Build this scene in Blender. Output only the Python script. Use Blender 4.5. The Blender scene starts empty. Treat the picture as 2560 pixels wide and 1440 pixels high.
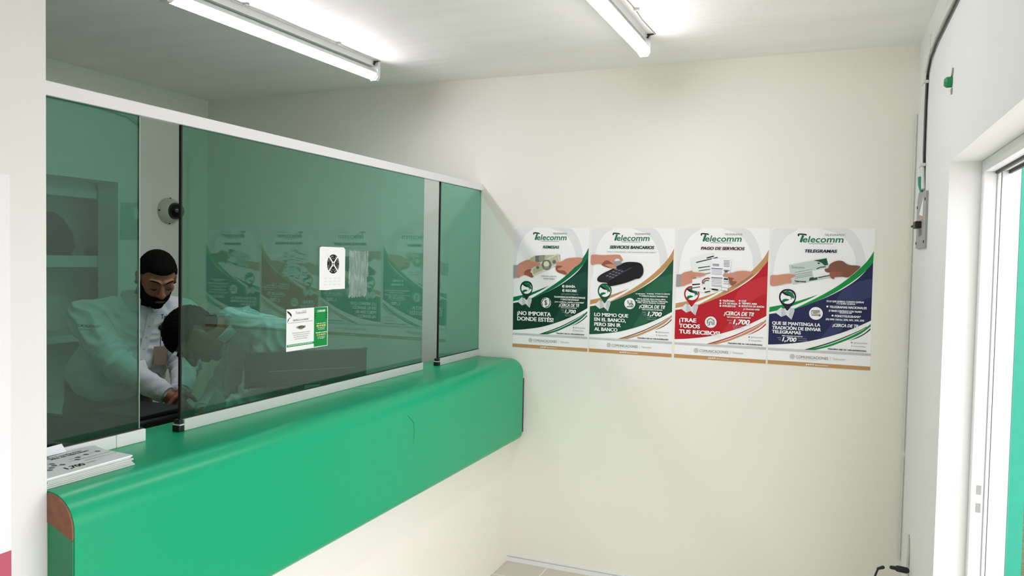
import bpy, bmesh, math, random
from mathutils import Vector, Matrix, Quaternion, noise
from mathutils.geometry import tessellate_polygon
random.seed(7)
S = bpy.context.scene
COL = S.collection
# ------------------------------------------------------------------ camera
cam_d = bpy.data.cameras.new('camera'); cam = bpy.data.objects.new('camera', cam_d); COL.objects.link(cam)
cam_d.sensor_width = 36.0; cam_d.sensor_fit = 'HORIZONTAL'; cam_d.lens = 26.78; cam_d.clip_start = 0.02
RX = Vector((0.92381995, 0.38232379, 0.01962695)); UX = Vector((-0.0320878, 0.02624287, 0.99914047)); FX = Vector((-0.3814801, 0.92365569, -0.03651161))
cam.matrix_world = Matrix(((RX.x, UX.x, -FX.x, 0.0), (RX.y, UX.y, -FX.y, 0.0), (RX.z, UX.z, -FX.z, 1.6), (0, 0, 0, 1)))
S.camera = cam
# ------------------------------------------------------------------ sky, daylight, exposure
world = bpy.data.worlds.new('overcast_sky'); S.world = world; world.use_nodes = True
bg = world.node_tree.nodes['Background']; bg.inputs['Color'].default_value = (1.0, 0.96, 1.02, 1); bg.inputs['Strength'].default_value = 3.75
TUBE_POWER = 54.0
por_d = bpy.data.lights.new('doorway_portal', 'AREA'); por_d.shape = 'RECTANGLE'; por_d.size = 2.1; por_d.size_y = 2.75; por_d.cycles.is_portal = True
por = bpy.data.objects.new('doorway_portal', por_d); COL.objects.link(por)
por.location = (0.60, 1.35, 0.97); por.rotation_euler = (0, math.pi / 2, 0)
S.view_settings.view_transform = 'Standard'; S.view_settings.look = 'None'; S.view_settings.gamma = 1.0
S.view_settings.use_curve_mapping = False; S.view_settings.exposure = 0.10
S.cycles.max_bounces = 14; S.cycles.diffuse_bounces = 8; S.cycles.transparent_max_bounces = 24; S.cycles.sample_clamp_indirect = 8.0
S.cycles.caustics_reflective = False; S.cycles.caustics_refractive = False

# ------------------------------------------------------------------ materials
def lin(c):
    return tuple((x / 12.92 if x <= 0.04045 else ((x + 0.055) / 1.055) ** 2.4) for x in [k / 255 for k in c])
MATS = {}
def mat(name, rgb, rough=0.6, bump=0.0, scale=40.0, stretch=(1, 1, 1), var=0.0, vscale=6.0, metal=0.0, coat=0.0, spec=0.5, srgb=True, detail=4.0, dist=0.002):
    if name in MATS: return MATS[name]
    m = bpy.data.materials.new(name); m.use_nodes = True; nt = m.node_tree; b = nt.nodes['Principled BSDF']
    c = lin(rgb) if srgb else rgb
    b.inputs['Base Color'].default_value = (*c, 1); b.inputs['Roughness'].default_value = rough; b.inputs['Metallic'].default_value = metal
    b.inputs['Coat Weight'].default_value = coat; b.inputs['Specular IOR Level'].default_value = spec
    if bump or var:
        tc = nt.nodes.new('ShaderNodeTexCoord'); mp = nt.nodes.new('ShaderNodeMapping'); mp.inputs['Scale'].default_value = stretch
        geo = nt.nodes.new('ShaderNodeNewGeometry'); nt.links.new(geo.outputs['Position'], mp.inputs['Vector'])
    if bump:
        n = nt.nodes.new('ShaderNodeTexNoise'); n.inputs['Scale'].default_value = scale; n.inputs['Detail'].default_value = detail
        nt.links.new(mp.outputs['Vector'], n.inputs['Vector'])
        bp = nt.nodes.new('ShaderNodeBump'); bp.inputs['Strength'].default_value = bump; bp.inputs['Distance'].default_value = dist
        nt.links.new(n.outputs['Fac'], bp.inputs['Height']); nt.links.new(bp.outputs['Normal'], b.inputs['Normal'])
    if var:
        n2 = nt.nodes.new('ShaderNodeTexNoise'); n2.inputs['Scale'].default_value = vscale; n2.inputs['Detail'].default_value = 5
        nt.links.new(mp.outputs['Vector'], n2.inputs['Vector'])
        mx = nt.nodes.new('ShaderNodeMix'); mx.data_type = 'RGBA'
        mx.inputs['A'].default_value = (*[k * (1 - var) for k in c], 1); mx.inputs['B'].default_value = (*[min(1, k * (1 + var)) for k in c], 1)
        nt.links.new(n2.outputs['Fac'], mx.inputs['Factor']); nt.links.new(mx.outputs['Result'], b.inputs['Base Color'])
    MATS[name] = m; return m

M_wall = mat('painted_plaster', (229, 229, 219), 0.62, 0.16, 9, var=0.02, vscale=1.5, dist=0.006)
M_wall_r = mat('painted_plaster_cool', (222, 225, 222), 0.6, 0.16, 9, var=0.015, vscale=1.5, dist=0.006)
M_ceil = mat('painted_concrete', (242, 243, 239), 0.7, 0.3, 6, stretch=(0.55, 2.4, 1), var=0.08, vscale=3, detail=8, dist=0.012)
M_green = mat('green_laminate', (0, 158, 110), 0.3, 0.04, 300, spec=0.32)
M_green_end = mat('green_edge_laminate', (22, 132, 84), 0.4, 0.05, 60, var=0.12, vscale=18)
M_chip = mat('bare_chipboard', (136, 92, 70), 0.8, 0.5, 220, var=0.35, vscale=60)
M_white_pvc = mat('white_aluminium', (226, 228, 228), 0.35, var=0.02, vscale=8)
M_grey_al = mat('aged_aluminium', (198, 204, 198), 0.42, 0.05, 90, var=0.05, vscale=20)
M_black = mat('black_rubber', (14, 15, 15), 0.5)
M_blackpl = mat('black_plastic', (24, 25, 28), 0.45, 0.1, 400)
M_dark = mat('dark_fabric', (26, 30, 36), 0.9, 0.3, 300)
M_floor = None
M_paper = mat('paper', (228, 232, 234), 0.55)
M_paper2 = mat('paper_edges', (214, 219, 217), 0.7, 0.6, 400, stretch=(0.2, 0.2, 8))
M_skin = mat('skin', (148, 92, 68), 0.5, 0.15, 160, var=0.08, vscale=14)
M_hair = mat('black_hair', (11, 8, 7), 0.75, 0.8, 500, spec=0.08)
M_lip = mat('lips', (118, 62, 52), 0.45)
M_shirt = mat('white_cotton', (216, 218, 224), 0.85, 0.15, 700)
M_trouser = mat('olive_grey_trousers', (92, 90, 76), 0.9, 0.2, 500)
M_thread = mat('dark_thread', (28, 32, 34), 0.8)
M_cam_w = mat('camera_housing', (190, 190, 176), 0.4)
M_dome = mat('smoked_dome', (5, 5, 6), 0.08)
M_steel = mat('grey_enamel', (150, 153, 148), 0.5, 0.06, 60, var=0.05)
M_cable = mat('painted_cable', (206, 208, 200), 0.55, 0.3, 60)
M_desk = mat('dark_desk', (44, 38, 34), 0.5)
M_grass = mat('grass', (62, 72, 36), 0.95, 1.0, 30, var=0.5, vscale=20, dist=0.05)
M_outgreen = mat('green_gloss_paint', (0, 126, 102), 0.4, 0.3, 20, var=0.12, vscale=14)
M_outwhite = mat('white_limewash', (224, 228, 226), 0.8, 0.3, 20, var=0.08, vscale=10)
M_niche = mat('niche_paint', (196, 206, 208), 0.6, 0.1, 20)

def tile_material():
    m = bpy.data.materials.new('floor_tiles'); m.use_nodes = True; nt = m.node_tree; b = nt.nodes['Principled BSDF']
    g = nt.nodes.new('ShaderNodeNewGeometry'); mp = nt.nodes.new('ShaderNodeMapping'); mp.inputs['Location'].default_value = (0.1, 0.087, 0)
    br = nt.nodes.new('ShaderNodeTexBrick'); br.offset = 0.0; br.inputs['Scale'].default_value = 1.0
    br.inputs['Color1'].default_value = (*lin((206, 200, 186)), 1); br.inputs['Color2'].default_value = (*lin((199, 195, 184)), 1); br.inputs['Mortar'].default_value = (*lin((226, 226, 214)), 1)
    br.inputs['Brick Width'].default_value = 0.4; br.inputs['Row Height'].default_value = 0.4; br.inputs['Mortar Size'].default_value = 0.004
    nt.links.new(g.outputs['Position'], mp.inputs['Vector']); nt.links.new(mp.outputs['Vector'], br.inputs['Vector'])
    nt.links.new(br.outputs['Color'], b.inputs['Base Color']); b.inputs['Roughness'].default_value = 0.35
    return m
M_floor = tile_material()

def glass_material():
    # thin tinted sheet: each of its two faces tints what passes and mirrors by Schlick's law
    m = bpy.data.materials.new('green_tinted_glass'); m.use_nodes = True; nt = m.node_tree; nt.nodes.clear()
    out = nt.nodes.new('ShaderNodeOutputMaterial'); mix = nt.nodes.new('ShaderNodeMixShader')
    tr = nt.nodes.new('ShaderNodeBsdfTransparent'); tr.inputs['Color'].default_value = (0.45, 0.745, 0.645, 1)
    gl = nt.nodes.new('ShaderNodeBsdfGlossy'); gl.inputs['Roughness'].default_value = 0.0; gl.inputs['Color'].default_value = (0.95, 1.0, 0.98, 1)
    g = nt.nodes.new('ShaderNodeNewGeometry'); dp = nt.nodes.new('ShaderNodeVectorMath'); dp.operation = 'DOT_PRODUCT'
    nt.links.new(g.outputs['Normal'], dp.inputs[0]); nt.links.new(g.outputs['Incoming'], dp.inputs[1])
    def mth(op, a, b=None):
        n = nt.nodes.new('ShaderNodeMath'); n.operation = op
        for i, v in enumerate((a, b)):
            if v is None: continue
            if isinstance(v, (int, float)): n.inputs[i].default_value = v
            else: nt.links.new(v, n.inputs[i])
        return n.outputs[0]
    ab = mth('ABSOLUTE', dp.outputs['Value']); om = mth('SUBTRACT', 1.0, ab); p5 = mth('POWER', om, 5.0)
    f = mth('ADD', mth('MULTIPLY', p5, 0.95), 0.078)
    nt.links.new(f, mix.inputs['Fac']); nt.links.new(tr.outputs[0], mix.inputs[1]); nt.links.new(gl.outputs[0], mix.inputs[2]); nt.links.new(mix.outputs[0], out.inputs['Surface'])
    return m
M_glass = glass_material()
def emit_material(name, color, strength):
    m = bpy.data.materials.new(name); m.use_nodes = True; nt = m.node_tree; nt.nodes.clear()
    out = nt.nodes.new('ShaderNodeOutputMaterial'); e = nt.nodes.new('ShaderNodeEmission'); e.inputs['Color'].default_value = (*color, 1); e.inputs['Strength'].default_value = strength
    nt.links.new(e.outputs[0], out.inputs['Surface']); return m
M_tube = emit_material('lit_led_tube', (1.0, 0.932, 1.02), TUBE_POWER); M_tube2 = emit_material('lit_led_tube_wide', (1.0, 0.932, 1.02), TUBE_POWER * 0.68)
INK = dict(remesas=(16, 92, 62), black=(22, 22, 24), deepblack=(24, 44, 38), white=(236, 238, 238), grey=(112, 116, 116), lightgrey=(168, 172, 172), green=(14, 110, 70), deep=(10, 58, 44), deep2=(24, 72, 58),
           forest=(24, 80, 56), forest2=(40, 96, 70), bright=(10, 138, 62), red=(176, 26, 38), red2=(188, 44, 54), navy=(30, 36, 78), navy2=(50, 58, 98), navydark=(16, 22, 44), brown=(106, 86, 60),
           tan=(186, 142, 94), swirl=(222, 224, 226), swirl2=(219, 222, 224), greybar=(196, 199, 202), greybar2=(176, 180, 184), map=(214, 218, 218), map2=(188, 193, 194), cuff=(150, 152, 152),
           skin=(196, 138, 116), skindark=(142, 86, 68), skintan=(124, 80, 62), money=(176, 180, 152), money2=(138, 142, 122), moneylight=(208, 210, 186), moneydark=(108, 112, 98), machine=(26, 26, 30),
           machine2=(40, 40, 46), machine3=(64, 64, 72), key=(112, 110, 116), card=(150, 150, 152), bill=(226, 230, 228), bill2=(232, 234, 238), maroon=(72, 20, 40), ticket=(190, 204, 196), yellow=(226, 220, 120))
def ink(n):
    return mat('print_' + n, INK[n], 0.5, spec=0.25)

# ------------------------------------------------------------------ mesh helpers
class MB:
    """collects shapes in room coordinates; build() links them as one mesh object"""
    def __init__(s): s.v = []; s.f = []; s.mi = []; s.mats = []
    def m(s, mt):
        if mt not in s.mats: s.mats.append(mt)
        return s.mats.index(mt)
    def add(s, vs, fs, mt):
        o = len(s.v); k = s.m(mt); s.v += [tuple(v) for v in vs]; s.f += [tuple(i + o for i in f) for f in fs]; s.mi += [k] * len(fs); return s
    def box(s, a, b, mt, bev=0.0):
        x0, x1 = sorted((a[0], b[0])); y0, y1 = sorted((a[1], b[1])); z0, z1 = sorted((a[2], b[2]))
        if bev <= 0:
            vs = [(x, y, z) for x in (x0, x1) for y in (y0, y1) for z in (z0, z1)]
            return s.add(vs, [(0, 1, 3, 2), (4, 6, 7, 5), (0, 4, 5, 1), (2, 3, 7, 6), (0, 2, 6, 4), (1, 5, 7, 3)], mt)
        bm = bmesh.new(); bmesh.ops.create_cube(bm, size=1.0)
        for v in bm.verts: v.co = Vector(((x0 + x1) / 2 + v.co.x * (x1 - x0), (y0 + y1) / 2 + v.co.y * (y1 - y0), (z0 + z1) / 2 + v.co.z * (z1 - z0)))
        bmesh.ops.bevel(bm, geom=bm.edges[:], offset=min(bev, (x1 - x0) * .45, (y1 - y0) * .45, (z1 - z0) * .45), segments=3, profile=0.5, affect='EDGES')
        return s.bm(bm, mt)
    def bm(s, bm, mt):
        bm.verts.index_update(); s.add([v.co.copy() for v in bm.verts], [[v.index for v in f.verts] for f in bm.faces], mt); bm.free(); return s
    def prism(s, pts, axis, a, b, mt):
        """closed outline pts (two coordinates) swept along axis from a to b"""
        n = len(pts)
        def P(p, t):
            q = list(p); q.insert(axis, t); return tuple(q)
        vs = [P(p, a) for p in pts] + [P(p, b) for p in pts]
        fs = [(i, (i + 1) % n, n + (i + 1) % n, n + i) for i in range(n)]
        tri = tessellate_polygon([[Vector((p[0], p[1], 0)) for p in pts]])
        fs += [tuple(t) for t in tri] + [tuple(n + i for i in reversed(t)) for t in tri]
        return s.add(vs, fs, mt)
    def loft(s, rings, mt, n=20, caps=True):
        """rings: (centre, half-axis a, half-axis b)"""
        vs = []; fs = []
        for c, a, b in rings:
            c = Vector(c); a = Vector(a); b = Vector(b)
            vs += [c + a * math.cos(2 * math.pi * k / n) + b * math.sin(2 * math.pi * k / n) for k in range(n)]
        for i in range(len(rings) - 1):
            for k in range(n): fs.append((i * n + k, i * n + (k + 1) % n, (i + 1) * n + (k + 1) % n, (i + 1) * n + k))
        if caps: fs += [tuple(range(n - 1, -1, -1)), tuple((len(rings) - 1) * n + k for k in range(n))]
        return s.add(vs, fs, mt)
    def tube(s, pts, r, mt, n=10):
        pts = [Vector(p) for p in pts]; rs = r if isinstance(r, (list, tuple)) else [r] * len(pts); rings = []; ref = None
        for i, p in enumerate(pts):
            d = (pts[min(i + 1, len(pts) - 1)] - pts[max(i - 1, 0)]).normalized()
            if ref is None: ref = d.orthogonal().normalized()
            a = (ref - d * ref.dot(d)).normalized(); ref = a; b = d.cross(a); rings.append((p, a * rs[i], b * rs[i]))
        return s.loft(rings, mt, n)
    def capsule(s, p0, r0, p1, r1, mt, n=14):
        p0 = Vector(p0); p1 = Vector(p1); d = (p1 - p0); L = d.length; d = d.normalized() if L > 1e-6 else Vector((0, 0, 1)); a = d.orthogonal().normalized(); b = d.cross(a); rings = []
        for k in range(1, 6):
            t = math.pi / 2 * (1 - k / 6); rings.append((p0 - d * r0 * math.sin(t), a * r0 * math.cos(t), b * r0 * math.cos(t)))
        rings += [(p0, a * r0, b * r0), (p1, a * r1, b * r1)]
        for k in range(1, 6):
            t = math.pi / 2 * k / 6; rings.append((p1 + d * r1 * math.sin(t), a * r1 * math.cos(t), b * r1 * math.cos(t)))
        return s.loft(rings, mt, n)
    def ball(s, c, ra, mt, R=None, n=20, lat=12):
        c = Vector(c); ra = Vector((ra, ra, ra)) if isinstance(ra, (int, float)) else Vector(ra); R = R or Matrix.Identity(3); rings = []
        for k in range(1, lat):
            t = math.pi * k / lat - math.pi / 2; z = math.sin(t); q = math.cos(t)
            rings.append((c + R @ Vector((0, 0, ra.z * z)), R @ Vector((ra.x * q, 0, 0)), R @ Vector((0, ra.y * q, 0))))
        return s.loft(rings, mt, n)
    def lathe(s, c, ax, prof, mt, n=28):
        c = Vector(c); ax = Vector(ax).normalized(); a = ax.orthogonal().normalized(); b = ax.cross(a)
        return s.loft([(c + ax * h, a * max(r, 1e-4), b * max(r, 1e-4)) for r, h in prof], mt, n)
    def build(s, name, parent=None, origin=None, smooth=False, merge=False):
        me = bpy.data.meshes.new(name); o = bpy.data.objects.new(name, me)
        off = Vector(parent['_o']) if parent is not None else Vector(origin if origin is not None else (0, 0, 0))
        if parent is not None and origin is not None: off = Vector(origin)
        me.from_pydata([tuple(Vector(v) - off) for v in s.v], [], s.f)
        for mt in s.mats: me.materials.append(mt)
        me.polygons.foreach_set('material_index', s.mi)
        if smooth: me.polygons.foreach_set('use_smooth', [True] * len(me.polygons))
        me.update(); bm = bmesh.new(); bm.from_mesh(me)
        if merge: bmesh.ops.remove_doubles(bm, verts=bm.verts, dist=1e-5)
        bmesh.ops.recalc_face_normals(bm, faces=bm.faces); bm.to_mesh(me); bm.free()
        if smooth:
            try: me.set_sharp_from_angle(angle=math.radians(40))
            except Exception: pass
        COL.objects.link(o); o['_o'] = tuple(off)
        if parent is not None:
            o.parent = parent; o.location = off - Vector(parent['_o'])
        else: o.location = off
        return o

def tag(o, label, cat, group=None):
    o['label'] = label; o['category'] = cat
    if group: o['group'] = group
    return o
def thing(name, loc, label, cat, group=None):
    o = bpy.data.objects.new(name, None); o.empty_display_size = 0.05; COL.objects.link(o); o.location = loc; o['_o'] = tuple(loc); return tag(o, label, cat, group)
def struct(o): o['kind'] = 'structure'; return o

_txt = {}
def text_tris(s, style):
    key = (s, style)
    if key in _txt: return _txt[key]
    cu = bpy.data.curves.new('t', 'FONT'); cu.body = s; cu.resolution_u = 3; cu.fill_mode = 'FRONT'
    cu.offset = {'b': 0.021, 'bi': 0.021, 'i': 0.0, 'l': 0.012, 'n': 0.0}[style]; cu.shear = {'bi': 0.22, 'i': 0.22, 'l': 0.16}.get(style, 0.0)
    o = bpy.data.objects.new('t', cu); me = bpy.data.meshes.new_from_object(o)
    vs = [v.co.copy() for v in me.vertices]; fs = [tuple(p.vertices) for p in me.polygons]
    bpy.data.objects.remove(o); bpy.data.curves.remove(cu); bpy.data.meshes.remove(me)
    if style in ('b', 'bi'):                     # heavy face: the strokes widened sideways
        n = len(vs); base = fs; vs0 = vs; vs = []; fs = []
        for k, dx in enumerate((-.022, 0.0, .022)): vs += [v + Vector((dx, 0, k * 2.2e-5)) for v in vs0]; fs = fs + [tuple(i + k * n for i in f) for f in base]
    _txt[key] = (vs, fs); return vs, fs
_H = [v.y for v in text_tris('H', 'n')[0]]; CAP = max(_H)
def put_text(mb, s, style, place, mt):
    """place(a,b): a runs 0..1 along the row, b 0 at the base line, 1 at cap height"""
    vs, fs = text_tris(s, style)
    if not vs: return
    x0 = min(v.x for v in vs); x1 = max(v.x for v in vs)
    mb.add([place((v.x - x0) / (x1 - x0), v.y / CAP, v.z) for v in vs], fs, mt)
def catmull(p, n=6, closed=False):
    out = []; N = len(p); seg = N if closed else N - 1
    g = (lambda i: p[i % N]) if closed else (lambda i: p[max(0, min(N - 1, i))])
    for i in range(seg):
        a, b, c, d = g(i - 1), g(i), g(i + 1), g(i + 2)
        for k in range(n):
            t = k / n
            out.append(tuple(0.5 * (2 * b[j] + (c[j] - a[j]) * t + (2 * a[j] - 5 * b[j] + 4 * c[j] - d[j]) * t * t + (3 * b[j] - a[j] - 3 * c[j] + d[j]) * t ** 3) for j in range(2)))
    if not closed: out.append(p[-1])
    return out
def print_ops(ops, place, W, H, parts, step=7e-5, h0=0.0004):
    """lays printed shapes on a sheet; place(u,v,h) gives the room point"""
    for i, op in enumerate(ops):
        h = h0 + step * i; kind, part, col = op[0], op[1], op[2]; mt = ink(col); mb = parts.setdefault(part, MB())
        cl = lambda p: (min(1, max(0, p[0])), min(1, max(0, p[1])))
        if kind == 'T':
            s, u0, v0, u1, v1, st = op[3:]
            put_text(mb, s, st, lambda a, b, c=0: place(u0 + (u1 - u0) * a, v1 + (v0 - v1) * b, h + c), mt); continue
        if kind in 'PC':
            pts = [cl(p) for p in (catmull(op[3], 4, True) if kind == 'C' else op[3])]
        elif kind == 'B': pts = [cl(p) for p in catmull(op[3]) + list(reversed(catmull(op[4])))]
        elif kind == 'E':
            u, v, ru, rv = op[3:]; rv = rv if rv else ru * W / H
            if rv and op[6]: rv = op[6]
            pts = [(u + ru * math.cos(2 * math.pi * k / 28), v + rv * math.sin(2 * math.pi * k / 28)) for k in range(28)]
        elif kind == 'L':
            p = catmull(op[3], 3) if len(op[3]) > 2 and col in ('black', 'green') else op[3]; w = op[4] / 2; L = []; R = []
            for k in range(len(p)):
                a = p[max(0, k - 1)]; b = p[min(len(p) - 1, k + 1)]; dx, dy = (b[0] - a[0]) * W, (b[1] - a[1]) * H; q = math.hypot(dx, dy) or 1
                nx, ny = -dy / q * w, dx / q * w * W / H; L.append((p[k][0] + nx, p[k][1] + ny)); R.append((p[k][0] - nx, p[k][1] - ny))
            mb.add([place(*q, h) for q in L + R], [(k, k + 1, len(L) + k + 1, len(L) + k) for k in range(len(L) - 1)], mt); continue
        tri = tessellate_polygon([[Vector((p[0], p[1], 0)) for p in pts]])
        mb.add([place(p[0], p[1], h) for p in pts], [tuple(t) for t in tri], mt)

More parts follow.
